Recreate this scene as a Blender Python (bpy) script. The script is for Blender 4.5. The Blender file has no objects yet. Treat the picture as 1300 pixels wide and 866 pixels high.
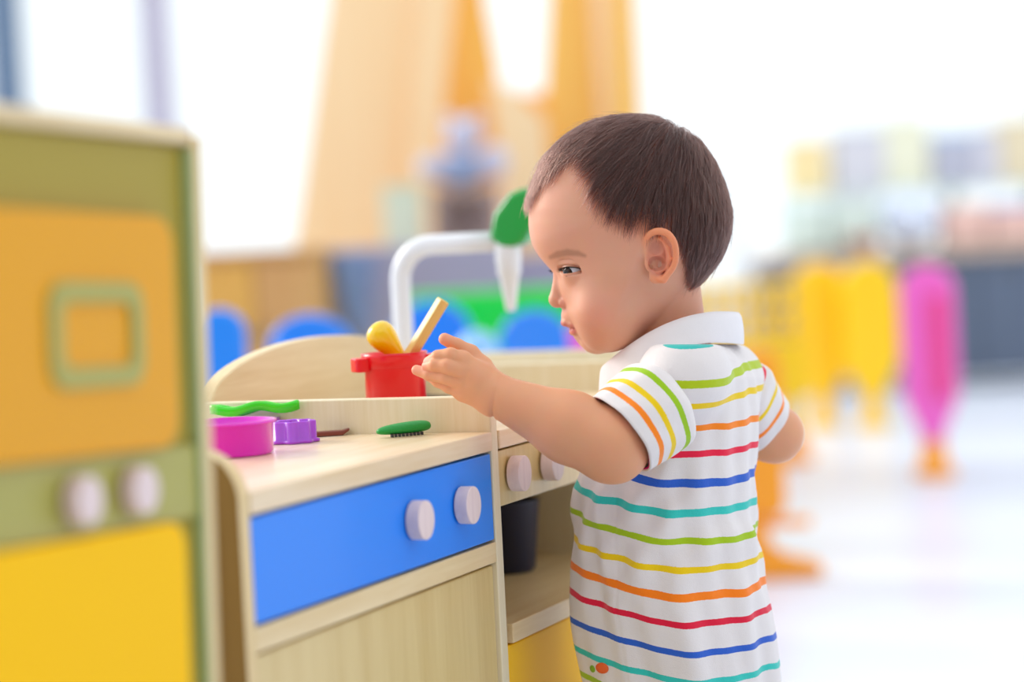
import bpy, bmesh, math, random, time
import numpy as np
from mathutils import Vector, Matrix, Euler

T0 = time.time()
SC = bpy.context.scene
COL = SC.collection
RNG = np.random.default_rng(7)
random.seed(7)

# ------------------------------------------------------------------ camera
CAM = Vector((0.0, 0.0, 0.72))
PITCH, ROLL, FPX = math.radians(2.48), 0.05, 3070.0
_h = Vector((1, 0, 0))
_f = Vector((0, math.cos(PITCH), -math.sin(PITCH)))
_u = Vector((0, math.sin(PITCH), math.cos(PITCH)))
CR = (_h * math.cos(ROLL) - _u * math.sin(ROLL))          # image right
CU = (_u * math.cos(ROLL) + _h * math.sin(ROLL))          # image up
CF = _f                                                   # view direction
cam_data = bpy.data.cameras.new('camera')
cam_data.sensor_width = 36.0
cam_data.lens = FPX / 1300 * 36.0
cam_data.clip_start = 0.05
cam_data.dof.use_dof = True
cam_data.dof.focus_distance = 1.955
cam_data.dof.aperture_fstop = 2.4
cam = bpy.data.objects.new('camera', cam_data)
COL.objects.link(cam)
M = Matrix(((CR.x, CU.x, -CF.x, CAM.x), (CR.y, CU.y, -CF.y, CAM.y), (CR.z, CU.z, -CF.z, CAM.z), (0, 0, 0, 1)))
cam.matrix_world = M
SC.camera = cam

# ------------------------------------------------------------------ daylight
world = bpy.data.worlds.new('overcast_daylight')
SC.world = world
world.use_nodes = True
wn = world.node_tree
wn.nodes['Background'].inputs['Color'].default_value = (0.93, 0.965, 1.0, 1)
wn.nodes['Background'].inputs['Strength'].default_value = 1.12

sun_d = bpy.data.lights.new('window_sun', 'SUN')
sun_d.energy = 2.2
sun_d.angle = math.radians(25)
sun_d.color = (1.0, 0.93, 0.84)
sun = bpy.data.objects.new('window_sun', sun_d)
COL.objects.link(sun)
sun.rotation_euler = Vector((0.80, -0.45, -0.42)).to_track_quat('-Z', 'Y').to_euler()

SC.view_settings.view_transform = 'Standard'
SC.view_settings.look = 'None'
SC.view_settings.gamma = 1.0
SC.view_settings.use_curve_mapping = False
SC.view_settings.exposure = 0.24
SC.cycles.use_denoising = True
SC.cycles.max_bounces = 8
SC.cycles.diffuse_bounces = 5
SC.cycles.transparent_max_bounces = 16

# ------------------------------------------------------------------ helpers
def W(px, py, Y):
    """point at world distance Y on the line of sight of photo pixel (px, py)"""
    d = CF + CR * ((px - 650) / FPX) - CU * ((py - 433) / FPX)
    return CAM + d * ((Y - CAM.y) / d.y)

def Wz(px, py, z):
    d = CF + CR * ((px - 650) / FPX) - CU * ((py - 433) / FPX)
    return CAM + d * ((z - CAM.z) / d.z)

def srgb(h):
    h = h.lstrip('#')
    c = [int(h[i:i + 2], 16) / 255 for i in (0, 2, 4)]
    return tuple((x / 12.92 if x <= 0.04045 else ((x + 0.055) / 1.055) ** 2.4) for x in c) + (1.0,)

def mat(name, color, rough=0.5, bump=0.0, bscale=200, sss=0.0, coat=0.0, spec=0.5, var=0.0, vscale=8, trans=0.0, metal=0.0, sheen=0.0, stretch=None):
    m = bpy.data.materials.new(name)
    m.use_nodes = True
    nt = m.node_tree
    b = nt.nodes['Principled BSDF']
    col = srgb(color) if isinstance(color, str) else tuple(color)
    b.inputs['Base Color'].default_value = col
    b.inputs['Roughness'].default_value = rough
    b.inputs['Specular IOR Level'].default_value = spec
    b.inputs['Metallic'].default_value = metal
    b.inputs['Coat Weight'].default_value = coat
    b.inputs['Coat Roughness'].default_value = 0.08
    b.inputs['Transmission Weight'].default_value = trans
    b.inputs['Sheen Weight'].default_value = sheen
    if sss:
        b.inputs['Subsurface Weight'].default_value = sss
        b.inputs['Subsurface Scale'].default_value = 0.004
    tc = nt.nodes.new('ShaderNodeTexCoord')
    mp = nt.nodes.new('ShaderNodeMapping')
    nt.links.new(tc.outputs['Object'], mp.inputs['Vector'])
    if stretch:
        mp.inputs['Scale'].default_value = stretch
    if var:
        n = nt.nodes.new('ShaderNodeTexNoise')
        n.inputs['Scale'].default_value = vscale
        n.inputs['Detail'].default_value = 4
        nt.links.new(mp.outputs['Vector'], n.inputs['Vector'])
        r = nt.nodes.new('ShaderNodeValToRGB')
        r.color_ramp.elements[0].position = 0.3
        r.color_ramp.elements[1].position = 0.7
        r.color_ramp.elements[0].color = tuple(c * (1 - var) for c in col[:3]) + (1,)
        r.color_ramp.elements[1].color = tuple(min(1, c * (1 + var * 0.6)) for c in col[:3]) + (1,)
        nt.links.new(n.outputs['Fac'], r.inputs['Fac'])
        nt.links.new(r.outputs['Color'], b.inputs['Base Color'])
    if bump:
        n = nt.nodes.new('ShaderNodeTexNoise')
        n.inputs['Scale'].default_value = bscale
        n.inputs['Detail'].default_value = 3
        nt.links.new(tc.outputs['Object'], n.inputs['Vector'])
        bp = nt.nodes.new('ShaderNodeBump')
        bp.inputs['Strength'].default_value = bump
        bp.inputs['Distance'].default_value = 0.002
        nt.links.new(n.outputs['Fac'], bp.inputs['Height'])
        nt.links.new(bp.outputs['Normal'], b.inputs['Normal'])
    return m

def wood(name, c1, c2, axis='X', rough=0.45, scale=60, coat=0.15):
    """pale wood: fine straight grain streaks running along the axis"""
    m = bpy.data.materials.new(name)
    m.use_nodes = True
    nt = m.node_tree
    b = nt.nodes['Principled BSDF']
    b.inputs['Roughness'].default_value = rough
    b.inputs['Coat Weight'].default_value = coat
    b.inputs['Coat Roughness'].default_value = 0.2
    tc = nt.nodes.new('ShaderNodeTexCoord')
    mp = nt.nodes.new('ShaderNodeMapping')
    s = {'X': (0.06, 1, 1), 'Y': (1, 0.06, 1), 'Z': (1, 1, 0.06)}[axis]
    mp.inputs['Scale'].default_value = s
    nt.links.new(tc.outputs['Object'], mp.inputs['Vector'])
    n = nt.nodes.new('ShaderNodeTexNoise')
    n.inputs['Scale'].default_value = scale
    n.inputs['Detail'].default_value = 6
    n.inputs['Roughness'].default_value = 0.62
    nt.links.new(mp.outputs['Vector'], n.inputs['Vector'])
    n2 = nt.nodes.new('ShaderNodeTexNoise')
    n2.inputs['Scale'].default_value = scale * 6
    n2.inputs['Detail'].default_value = 2
    nt.links.new(mp.outputs['Vector'], n2.inputs['Vector'])
    mx = nt.nodes.new('ShaderNodeMath')
    mx.operation = 'MULTIPLY_ADD'
    mx.inputs[1].default_value = 0.35
    nt.links.new(n2.outputs['Fac'], mx.inputs[0])
    nt.links.new(n.outputs['Fac'], mx.inputs[2])
    r = nt.nodes.new('ShaderNodeValToRGB')
    r.color_ramp.elements[0].position = 0.42
    r.color_ramp.elements[1].position = 0.88
    r.color_ramp.elements[0].color = srgb(c2)
    r.color_ramp.elements[1].color = srgb(c1)
    nt.links.new(mx.outputs[0], r.inputs['Fac'])
    nt.links.new(r.outputs['Color'], b.inputs['Base Color'])
    bp = nt.nodes.new('ShaderNodeBump')
    bp.inputs['Strength'].default_value = 0.08
    bp.inputs['Distance'].default_value = 0.001
    nt.links.new(mx.outputs[0], bp.inputs['Height'])
    nt.links.new(bp.outputs['Normal'], b.inputs['Normal'])
    return m

def tag(o, label=None, cat=None, group=None, kind=None):
    if label: o['label'] = label
    if cat: o['category'] = cat
    if group: o['group'] = group
    if kind: o['kind'] = kind
    return o

def empty(name, loc=(0, 0, 0), rz=0.0, label=None, cat=None, group=None, rot=None):
    o = bpy.data.objects.new(name, None)
    o.empty_display_size = 0.05
    COL.objects.link(o)
    o.location = loc
    o.rotation_euler = rot if rot else (0, 0, rz)
    return tag(o, label, cat, group)

def obj(name, bm, m, parent=None, smooth=False, loc=None, rot=None, bevel=0.0, segs=2):
    if isinstance(bm, bmesh.types.BMesh):
        bmesh.ops.recalc_face_normals(bm, faces=bm.faces[:])
        me = bpy.data.meshes.new(name)
        bm.to_mesh(me)
        bm.free()
    else:
        me = bm
    if smooth:
        me.polygons.foreach_set('use_smooth', [True] * len(me.polygons))
    o = bpy.data.objects.new(name, me)
    for mm in (m if isinstance(m, (list, tuple)) else [m]):
        me.materials.append(mm)
    COL.objects.link(o)
    if parent: o.parent = parent
    if loc is not None: o.location = loc
    if rot is not None: o.rotation_euler = rot
    if bevel:
        md = o.modifiers.new('soft_edges', 'BEVEL')
        md.width = bevel
        md.segments = segs
        md.limit_method = 'ANGLE'
        md.angle_limit = math.radians(40)
        if not smooth:
            me.polygons.foreach_set('use_smooth', [True] * len(me.polygons))
            wnm = o.modifiers.new('weighted', 'WEIGHTED_NORMAL')
            wnm.keep_sharp = True
    return o

def box(x0, x1, y0, y1, z0, z1, bm=None):
    bm = bm or bmesh.new()
    r = bmesh.ops.create_cube(bm, size=1.0)
    for v in r['verts']:
        v.co = Vector(((x0 + x1) / 2 + v.co.x * (x1 - x0), (y0 + y1) / 2 + v.co.y * (y1 - y0), (z0 + z1) / 2 + v.co.z * (z1 - z0)))
    return bm

def prism(pts, t0, t1, axes='XZ', bm=None):
    """extruded outline: pts in the two axes, thickness along the third"""
    bm = bm or bmesh.new()
    def mk(p, t):
        if axes == 'XZ': return (p[0], t, p[1])
        if axes == 'YZ': return (t, p[0], p[1])
        return (p[0], p[1], t)
    a = [bm.verts.new(mk(p, t0)) for p in pts]
    b = [bm.verts.new(mk(p, t1)) for p in pts]
    n = len(pts)
    bm.faces.new(a)
    bm.faces.new(b[::-1])
    for i in range(n):
        bm.faces.new((a[i], b[i], b[(i + 1) % n], a[(i + 1) % n]))
    return bm

def rrect(x0, x1, z0, z1, r, n=6, corners=(1, 1, 1, 1)):
    """rounded rectangle; corners: (x0z0, x1z0, x1z1, x0z1)"""
    out = []
    for k, (cx, cz, a0) in enumerate(((x0 + r, z0 + r, 180), (x1 - r, z0 + r, 270), (x1 - r, z1 - r, 0), (x0 + r, z1 - r, 90))):
        if not corners[k]:
            out.append(((x0, z0), (x1, z0), (x1, z1), (x0, z1))[k])
            continue
        for i in range(n + 1):
            a = math.radians(a0 + 90 * i / n)
            out.append((cx + r * math.cos(a), cz + r * math.sin(a)))
    return out

def lathe(prof, n=32, bm=None, mtx=None, closed=False):
    """prof: list of (radius, height) around local Z"""
    bm = bm or bmesh.new()
    rings = []
    for r, z in prof:
        if r < 1e-6:
            rings.append([bm.verts.new((0, 0, z))])
        else:
            rings.append([bm.verts.new((r * math.cos(2 * math.pi * i / n), r * math.sin(2 * math.pi * i / n), z)) for i in range(n)])
    prs = list(zip(rings[:-1], rings[1:])) + ([(rings[-1], rings[0])] if closed else [])
    for a, b in prs:
        for i in range(n):
            j = (i + 1) % n
            if len(a) == 1 and len(b) == 1: continue
            if len(a) == 1: bm.faces.new((a[0], b[i], b[j]))
            elif len(b) == 1: bm.faces.new((a[i], a[j], b[0]))
            else: bm.faces.new((a[i], a[j], b[j], b[i]))
    if mtx is not None:
        vs = [v for r in rings for v in r]
        bmesh.ops.transform(bm, matrix=mtx, verts=vs)
    return bm

def tube(pts, rad, n=12, bm=None, cap=True, up=None):
    bm = bm or bmesh.new()
    pts = [Vector(p) for p in pts]
    rad = rad if hasattr(rad, '__len__') else [rad] * len(pts)
    nrm = None
    rings = []
    for i, p in enumerate(pts):
        t = (pts[min(i + 1, len(pts) - 1)] - pts[max(i - 1, 0)]).normalized()
        if nrm is None:
            a = Vector(up) if up else (Vector((0, 0, 1)) if abs(t.z) < 0.9 else Vector((1, 0, 0)))
            nrm = (a - t * a.dot(t)).normalized()
        else:
            nrm = (nrm - t * nrm.dot(t)).normalized()
        bn = t.cross(nrm)
        rings.append([bm.verts.new(p + (nrm * math.cos(2 * math.pi * k / n) + bn * math.sin(2 * math.pi * k / n)) * rad[i]) for k in range(n)])
    for a, b in zip(rings[:-1], rings[1:]):
        for k in range(n):
            bm.faces.new((a[k], a[(k + 1) % n], b[(k + 1) % n], b[k]))
    if cap:
        bm.faces.new(rings[0][::-1])
        bm.faces.new(rings[-1])
    return bm

def arc(c, r, a0, a1, n, fn):
    return [fn(c[0] + r * math.cos(math.radians(a0 + (a1 - a0) * i / n)), c[1] + r * math.sin(math.radians(a0 + (a1 - a0) * i / n))) for i in range(n + 1)]

def copy_tree(o, parent=None):
    c = o.copy()
    COL.objects.link(c)
    c.parent = parent
    for ch in list(o.children):
        copy_tree(ch, c)
    return c

# ------------------------------------------------------------------ materials
M_birch = wood('pale_birch', '#EDD8AC', '#DABD86', 'X', scale=55)
M_birch_z = wood('pale_birch_upright', '#EAD3A0', '#D6B87C', 'Z', scale=55)
M_birch_y = wood('pale_birch_deep', '#EDE3C6', '#E2D4AC', 'Z', scale=70)
M_beige = wood('beige_laminate', '#DFC88C', '#CFB372', 'Z', scale=45, rough=0.35, coat=0.15)
M_counter = wood('counter_birch', '#F2DFC2', '#E2C596', 'X', scale=50, rough=0.35, coat=0.3)
M_sideply = wood('shaded_ply', '#A08044', '#886A32', 'Z', scale=40)  # ply colour darkened to imitate shade on the board face and oven inside
M_knob = wood('lilac_grey_knob', '#EFDCDA', '#DCC6C8', 'Z', scale=90, rough=0.5, coat=0.05)
M_blue = mat('blue_laminate', '#1A86F8', 0.35, bump=0.02, coat=0.12, spec=0.3)
M_yellow = mat('yellow_laminate', '#FFC600', 0.5, coat=0.0, spec=0.12, bump=0.02)
M_gold = mat('golden_laminate', '#E6A210', 0.4, coat=0.05, spec=0.2, bump=0.02)
M_green_lam = mat('olive_green_laminate', '#A8963A', 0.45, coat=0.05, spec=0.2, bump=0.02)
M_ringg = mat('sage_ring', '#A9A44C', 0.4, bump=0.02)
M_teal = mat('pale_teal_edge', '#A9C28C', 0.4, bump=0.02)
M_magenta = mat('magenta_plastic', '#E400D4', 0.25, coat=0.5, sss=0.2, bump=0.01)
M_purple = mat('purple_plastic', '#A63CD8', 0.28, coat=0.4, sss=0.2, bump=0.01)
M_lime = mat('lime_plastic', '#38E010', 0.22, coat=0.5, sss=0.2, bump=0.01)
M_green = mat('green_plastic', '#0FA03C', 0.25, coat=0.4, bump=0.01)
M_cuke = mat('green_toy_cucumber', '#0E9A3E', 0.42, bump=0.25, bscale=380)
M_brown = mat('brown_plastic', '#7C3420', 0.35, coat=0.3, bump=0.02)
M_red = mat('red_plastic', '#EC0018', 0.3, coat=0.2, bump=0.01)
M_yel_p = mat('yellow_plastic', '#F8CF00', 0.22, coat=0.5, bump=0.01, sss=0.1)
M_stick = wood('stick_wood', '#F2D48C', '#E3B95E', 'Z', scale=80)
M_white_p = mat('white_plastic', '#E9EDF4', 0.25, coat=0.3, bump=0.01)
M_dark = mat('charcoal_plastic', '#2E3038', 0.5, bump=0.05)
M_navy = mat('dark_navy_plastic', '#1E2440', 0.4, bump=0.03)
M_metal = mat('grey_metal', '#8A8A8C', 0.35, metal=1.0, bump=0.02)
M_pink = mat('pink_plastic', '#F766CA', 0.3, coat=0.3, bump=0.01)
M_hotpink = mat('hot_pink_plastic', '#F0408C', 0.3, coat=0.3, bump=0.01)
M_fyellow = mat('fence_yellow_plastic', '#FFD000', 0.4, coat=0.1, bump=0.01)
M_forange = mat('fence_orange_plastic', '#FFA200', 0.3, coat=0.3, bump=0.01)
M_cblue = mat('sky_blue_plastic', '#0E86F0', 0.22, coat=0.6, bump=0.01)
M_bgreen = mat('bright_green_plastic', '#00D440', 0.3, coat=0.3, bump=0.01)

# ================================================================== THE ROOM
M_floor = mat('white_floor', '#DEE6F5', 0.38, bump=0.02, bscale=30, coat=0.12, spec=0.3, var=0.03, vscale=1.5)
M_wall = mat('white_wall', '#EEF1F5', 0.7, bump=0.05, bscale=60, var=0.02)
M_lilac = mat('lilac_grey_frame', '#B9B2C6', 0.5, bump=0.02)
M_slate = mat('slate_blue_frame', '#5F7895', 0.5, bump=0.02)
M_white_frame = mat('white_window_frame', '#F2F4F6', 0.4, bump=0.02)

def glass_mat():
    m = bpy.data.materials.new('window_glass')
    m.use_nodes = True
    nt = m.node_tree
    for n in list(nt.nodes):
        if n.type != 'OUTPUT_MATERIAL': nt.nodes.remove(n)
    out = [n for n in nt.nodes if n.type == 'OUTPUT_MATERIAL'][0]
    t = nt.nodes.new('ShaderNodeBsdfTransparent')
    t.inputs['Color'].default_value = (0.97, 0.99, 0.99, 1)
    g = nt.nodes.new('ShaderNodeBsdfGlossy')
    g.inputs['Roughness'].default_value = 0.02
    fr = nt.nodes.new('ShaderNodeFresnel')
    fr.inputs['IOR'].default_value = 1.3
    mx = nt.nodes.new('ShaderNodeMixShader')
    nt.links.new(fr.outputs[0], mx.inputs[0])
    nt.links.new(t.outputs[0], mx.inputs[1])
    nt.links.new(g.outputs[0], mx.inputs[2])
    nt.links.new(mx.outputs[0], out.inputs['Surface'])
    return m
M_glass = glass_mat()

YB = 12.5                                   # far window wall
tag(obj('floor', box(-5, 7, -2.2, YB + 0.3, -0.1, 0), M_floor), kind='structure')
M_wallf = mat('taupe_wall', '#8C8078', 0.8, bump=0.05, bscale=60, var=0.03)  # dark so that little light bounces onto the camera side
tag(obj('wall_added_light_block', box(-5, 7, -2.4, -2.2, 0, 3.2), M_wallf), kind='structure')  # unseen wall added behind the camera to cut fill light
# far wall: low sill, header, windows between mullions
tag(obj('wall_back', box(-5, 7, YB, YB + 0.25, 0, 0.35), M_wall), kind='structure')
tag(obj('trim_1', box(-5, 7, YB, YB + 0.25, 3.0, 3.2), M_wall), kind='structure')
tag(obj('baseboard_back', box(-5, 7, YB - 0.02, YB, 0, 0.08), M_white_frame), kind='structure')
wx = [-5.0, -2.63, -1.83, -0.4, 1.2, 2.8, 4.4, 7.0]
for i in range(len(wx) - 1):
    w = tag(empty('window_%d' % (i + 1), ((wx[i] + wx[i + 1]) / 2, YB + 0.12, 0.35)), kind='structure')
    hw = (wx[i + 1] - wx[i]) / 2
    bm = box(-hw, -hw + 0.03, -0.05, 0.05, 0, 2.65)
    box(hw - 0.03, hw, -0.05, 0.05, 0, 2.65, bm)
    box(-hw + 0.03, hw - 0.03, -0.05, 0.05, 0, 0.05, bm)
    box(-hw + 0.03, hw - 0.03, -0.05, 0.05, 2.6, 2.65, bm)
    obj('window_frame', bm, M_white_frame, w)
    obj('pane', box(-hw + 0.03, hw - 0.03, -0.004, 0.004, 0.05, 2.6), M_glass, w)
# window posts seen at upper left
for k, (px, wd, mm, yy) in enumerate(((203, 0.115, M_lilac, YB), (10, 0.15, M_slate, YB))):
    p = W(px, 60, yy - 0.05)
    tag(obj('trim_%d' % (k + 2), box(p.x - wd / 2, p.x + wd / 2, yy - 0.16, yy - 0.02, 0.0, 3.2), mm), kind='structure')
# left side: windowed wall
tag(obj('wall_left', box(-5.2, -5, -2.4, YB + 0.3, 0, 0.5), M_wall), kind='structure')
tag(obj('wall_right', box(7, 7.2, -2.4, YB + 0.3, 0, 0.5), M_wall), kind='structure')

# ================================================================== TOY KITCHEN
ANG = math.radians(68.2)                    # front line runs away from the camera to the right
KX, KY = Vector((math.cos(ANG), math.sin(ANG), 0)), Vector((-math.sin(ANG), math.cos(ANG), 0))
K0 = Vector((-0.1757, 1.5625, 0))            # near front corner of the counter unit

def knob(parent, x, z, r=0.0148, length=0.0112, m=None):
    prof = [(0, -length), (r, -length), (r, 0), (0, 0)]
    bm = lathe(prof, 40, mtx=Matrix.Rotation(math.radians(-90), 4, 'X'))
    # lathe axis Z -> local -Y
    o = obj('knob', bm, m or M_knob, parent, loc=(x, 0, z), bevel=0.0008)
    return o

UD = 0.264
UW = 0.4176
cab = empty('toy_kitchen_cabinet', K0, ANG, 'pale birch play kitchen cabinet with a blue drawer and two round knobs', 'cabinet', 'play kitchen units')
ZT = 0.563
ctop = obj('countertop', box(0.0005, UW - 0.0005, -0.001, UD - 0.012, ZT - 0.0155, ZT), M_counter, cab, bevel=0.0012)
# far side board rises above the counter, near one has a rounded top corner
obj('side_panel', box(UW, UW + 0.014, 0, UD, 0, 0.592), M_birch_y, cab, bevel=0.0015)
pts = [(0, 0), (UD, 0), (UD, 0.592)] + arc((0.034, 0.592 - 0.034), 0.034, 90, 180, 12, lambda a, b: (a, b))
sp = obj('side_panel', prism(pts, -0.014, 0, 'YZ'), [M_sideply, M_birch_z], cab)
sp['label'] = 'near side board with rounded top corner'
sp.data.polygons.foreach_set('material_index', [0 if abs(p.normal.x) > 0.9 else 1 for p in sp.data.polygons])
obj('back_panel', box(0, UW, UD - 0.012, UD, 0.0, 0.50), M_beige, cab)
obj('screw', lathe([(0, -0.004), (0.004, -0.0035), (0.0065, -0.002), (0.0075, 0), (0, 0)], 20, mtx=Matrix.Rotation(math.radians(90), 4, 'Y')), M_metal, cab, smooth=True, loc=(-0.0141, 0.030, 0.494))
dr = obj('drawer', box(0.0025, UW - 0.0015, 0.001, 0.016, 0.4755, 0.5455), M_blue, cab, bevel=0.0012)
for kx in (UW - 0.161, UW - 0.069):
    knob(dr, kx, 0.5118)
obj('rail', box(0.0, UW, 0.0005, 0.018, 0.457, 0.4735), M_birch, cab, bevel=0.001)
obj('lower_door', box(0.001, UW - 0.0005, 0.004, 0.019, 0.03, 0.4545), M_beige, cab, bevel=0.0015)
obj('plinth', box(0.0, UW, 0.02, 0.035, 0.0, 0.028), M_birch, cab)

# --- stove unit
X1 = UW + 0.0155
stove = empty('toy_stove', K0 + KX * X1, ANG, 'pale birch play stove with arched backboard, open oven and yellow door', 'toy stove', 'play kitchen units')
SW = 0.43
obj('hob_top', box(0.0, SW, -0.001, UD - 0.016, ZT - 0.0155, ZT), M_counter, stove, bevel=0.0012)
fas = obj('control_panel', box(0.0, SW, 0.002, 0.016, 0.500, 0.5455), M_beige, stove, bevel=0.001)
for kx in (0.027, 0.105, 0.24, 0.32):
    knob(fas, kx, 0.5245)
obj('side_panel', box(SW, SW + 0.014, 0, UD, 0, 0.592), M_birch_y, stove, bevel=0.0015)
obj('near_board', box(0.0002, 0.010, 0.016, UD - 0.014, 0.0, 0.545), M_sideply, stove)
obj('shelf', box(0.0105, SW, 0.0, UD - 0.014, 0.386, 0.402), M_birch, stove, bevel=0.001)
obj('oven_ceiling', box(0.0105, SW, 0.017, UD - 0.014, 0.500, 0.508), M_beige, stove)
obj('oven_back', box(0.0105, SW, UD - 0.014, UD - 0.004, 0.0, 0.546), M_sideply, stove)  # dark ply colour stands in for the shade inside the oven
obj('door', box(0.001, SW - 0.001, 0.003, 0.018, 0.03, 0.3845), M_yellow, stove, bevel=0.0015)
# arched backboard
apts = [(0.0, 0.10), (SW, 0.10), (SW, 0.592)]
for i in range(1, 30):
    a = math.pi * i / 30
    apts.append((SW / 2 + (SW / 2) * math.cos(a), 0.590 + 0.045 * math.sin(a)))
apts.append((0.0, 0.592))
bb = obj('backboard', prism(apts, UD - 0.002, UD + 0.013), [M_birch, M_birch], stove, bevel=0.002)
# burners
for (bx, by, r) in ((0.13, 0.10, 0.052), (0.31, 0.16, 0.052)):
    b_ = obj('burner', lathe([(0, 0), (r, 0), (r, 0.002), (r - 0.004, 0.004), (r - 0.012, 0.004), (r - 0.013, 0.002), (0.012, 0.002), (0.011, 0.005), (0, 0.005)], 40), M_dark, stove, smooth=True, loc=(bx, by, ZT))
    bm = bmesh.new()
    for q in range(4):
        c, s = math.cos(q * math.pi / 2), math.sin(q * math.pi / 2)
        tube([(c * 0.014, s * 0.014, 0.0055), (c * (r - 0.002), s * (r - 0.002), 0.007), (c * r, s * r, 0.003)], 0.0018, 8, bm)
    obj('grate', bm, M_dark, b_, smooth=True)
# --- sink unit
sink = empty('toy_sink_unit', stove.location + KX * (SW + 0.0155), ANG, 'pale birch play sink unit behind the stove with white tap', 'toy sink', 'play kitchen units')
KW = 0.225
UDS = 0.345
bm = bmesh.new()
box(0, KW, 0.0, 0.06, ZT - 0.0155, ZT, bm); box(0, KW, 0.27, UDS - 0.014, ZT - 0.0155, ZT, bm)
box(0, 0.05, 0.06, 0.27, ZT - 0.0155, ZT, bm); box(0.195, KW, 0.06, 0.27, ZT - 0.0155, ZT, bm)
obj('countertop', bm, M_counter, sink)
bm = bmesh.new()
box(0.05, 0.054, 0.06, 0.27, 0.46, ZT + 0.001, bm); box(0.191, 0.195, 0.06, 0.27, 0.46, ZT + 0.001, bm)
box(0.054, 0.191, 0.06, 0.064, 0.46, ZT + 0.001, bm); box(0.054, 0.191, 0.266, 0.27, 0.46, ZT + 0.001, bm)
box(0.05, 0.195, 0.06, 0.27, 0.456, 0.46, bm)
obj('basin', bm, M_white_p, sink)
obj('side_panel', box(KW, KW + 0.014, 0, UDS, 0, 0.592), M_birch_y, sink, bevel=0.0015)
obj('side_panel', box(0.0, 0.012, 0.02, UDS - 0.016, 0, 0.547), M_birch_y, sink)
obj('front_panel', box(0.0, KW, 0.002, 0.018, 0.03, 0.547), M_blue, sink, bevel=0.001)
obj('back_panel', box(0, KW, UDS - 0.014, UDS, 0.0, ZT - 0.016), M_beige, sink)

# --- tap on the sink
def local(u, p):
    d = p - u.location
    return Vector((d.dot(KX), d.dot(KY), d.z))
tb = W(513, 440, 2.50)
tl = local(sink, tb)
tap = empty('toy_tap', sink.location + KX * tl.x + KY * tl.y + Vector((0, 0, ZT + 0.0004)), ANG, 'white toy tap with green lever beside the child\'s forehead', 'tap')
ztop = W(575, 310, 2.48).z - ZT
R_ = 0.0104
c_ = 0.036
path = [(0, 0, 0), (0, 0, 0.03), (0, 0, ztop - c_)]
path += [(0, -c_ + c_ * math.cos(math.radians(a)), ztop - c_ + c_ * math.sin(math.radians(a))) for a in range(10, 91, 10)]
path += [(0, -0.07, ztop), (0, -0.120, ztop)]
obj('spout', tube(path, R_, 20), M_white_p, tap, smooth=True)
obj('base', lathe([(0, 0), (0.02, 0), (0.02, 0.006), (0.0125, 0.01), (0.0125, 0.02), (0, 0.02)], 32), M_white_p, tap, smooth=True)
nz = obj('nozzle', lathe([(0, 0.016), (0.012, 0.015), (0.0135, 0.008), (0.0135, -0.022), (0.0125, -0.024), (0.0125, -0.034), (0.0105, -0.036), (0.0055, -0.068), (0.0045, -0.072), (0, -0.0725)], 28), M_white_p, tap, smooth=True, loc=(0, -0.121, ztop + 0.001))
bm = bmesh.new()
lever = [(-0.012, 0.0), (0.002, -0.012), (0.024, -0.008), (0.038, 0.014), (0.042, 0.038), (0.030, 0.050), (0.012, 0.044), (-0.006, 0.024)]
prism([(a, b) for a, b in lever], -0.015, 0.015, 'YZ', bm)
for v in bm.verts: v.co.y = -v.co.y
lv = obj('lever', bm, M_green, tap, loc=(0, -0.118, ztop + 0.004), bevel=0.006, segs=4)
lv['label'] = 'green plastic lever handle'

# ================================================================== FRIDGE-LIKE UNIT (near left)
FA = math.radians(68.2)
fc = W(219, 170, 1.40)
FZ = fc.z
fr = empty('toy_fridge', (fc.x, fc.y, 0), FA, 'olive green play fridge with two yellow doors, out of focus', 'toy fridge')
fr.rotation_euler = Euler((math.radians(0), math.radians(2.4), FA), 'XYZ')
FW = 0.46
# local x runs back towards the camera (negative), doors on the front y=0
bod = obj('body', box(-FW, -0.012, 0.006, 0.22, 0.03, FZ - 0.006), M_green_lam, fr, bevel=0.002)
obj('side_panel', box(-0.0115, 0.0, -0.001, 0.225, 0.0, FZ), M_birch_z, fr, bevel=0.0015)
obj('side_panel', box(-FW - 0.0115, -FW, -0.001, 0.225, 0.0, FZ), M_birch_z, fr, bevel=0.0015)
obj('top_board', box(-FW, -0.012, 0.0, 0.225, FZ - 0.0055, FZ + 0.004), M_birch, fr, bevel=0.0015)
obj('edge_strip', box(-0.0135, -0.0118, -0.0008, 0.006, 0.03, FZ - 0.008), M_teal, fr)
def zf(px, py, Yl):                          # height on the fridge front at a pixel
    return W(px, py, Yl).z
zt1, zb1 = zf(215, 278, 1.37), zf(215, 572, 1.37)
zt2 = zf(215, 668, 1.37)
d1 = obj('upper_door', prism(rrect(-0.26, -0.043, zb1, zt1, 0.018), -0.004, 0.0055), M_gold, fr, bevel=0.001)
zc = (zf(120, 370, 1.29) + zf(120, 505, 1.29)) / 2
hz = (zf(120, 370, 1.29) - zf(120, 505, 1.29)) / 2
xc = -0.128
o1, i1 = rrect(xc - 0.050, xc + 0.045, zc - hz, zc + hz, 0.014), rrect(xc - 0.038, xc + 0.033, zc - hz + 0.011, zc + hz - 0.011, 0.008)
bm = bmesh.new()
vo = [[bm.verts.new((p[0], y, p[1])) for p in ring] for ring in (o1, i1) for y in (-0.0065, -0.0035)]
n = len(o1)
for k in range(n):
    j = (k + 1) % n
    bm.faces.new((vo[0][k], vo[0][j], vo[2][j], vo[2][k]))
    bm.faces.new((vo[0][k], vo[1][k], vo[1][j], vo[0][j]))
    bm.faces.new((vo[2][k], vo[2][j], vo[3][j], vo[3][k]))
    bm.faces.new((vo[1][k], vo[3][k], vo[3][j], vo[1][j]))
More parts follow.
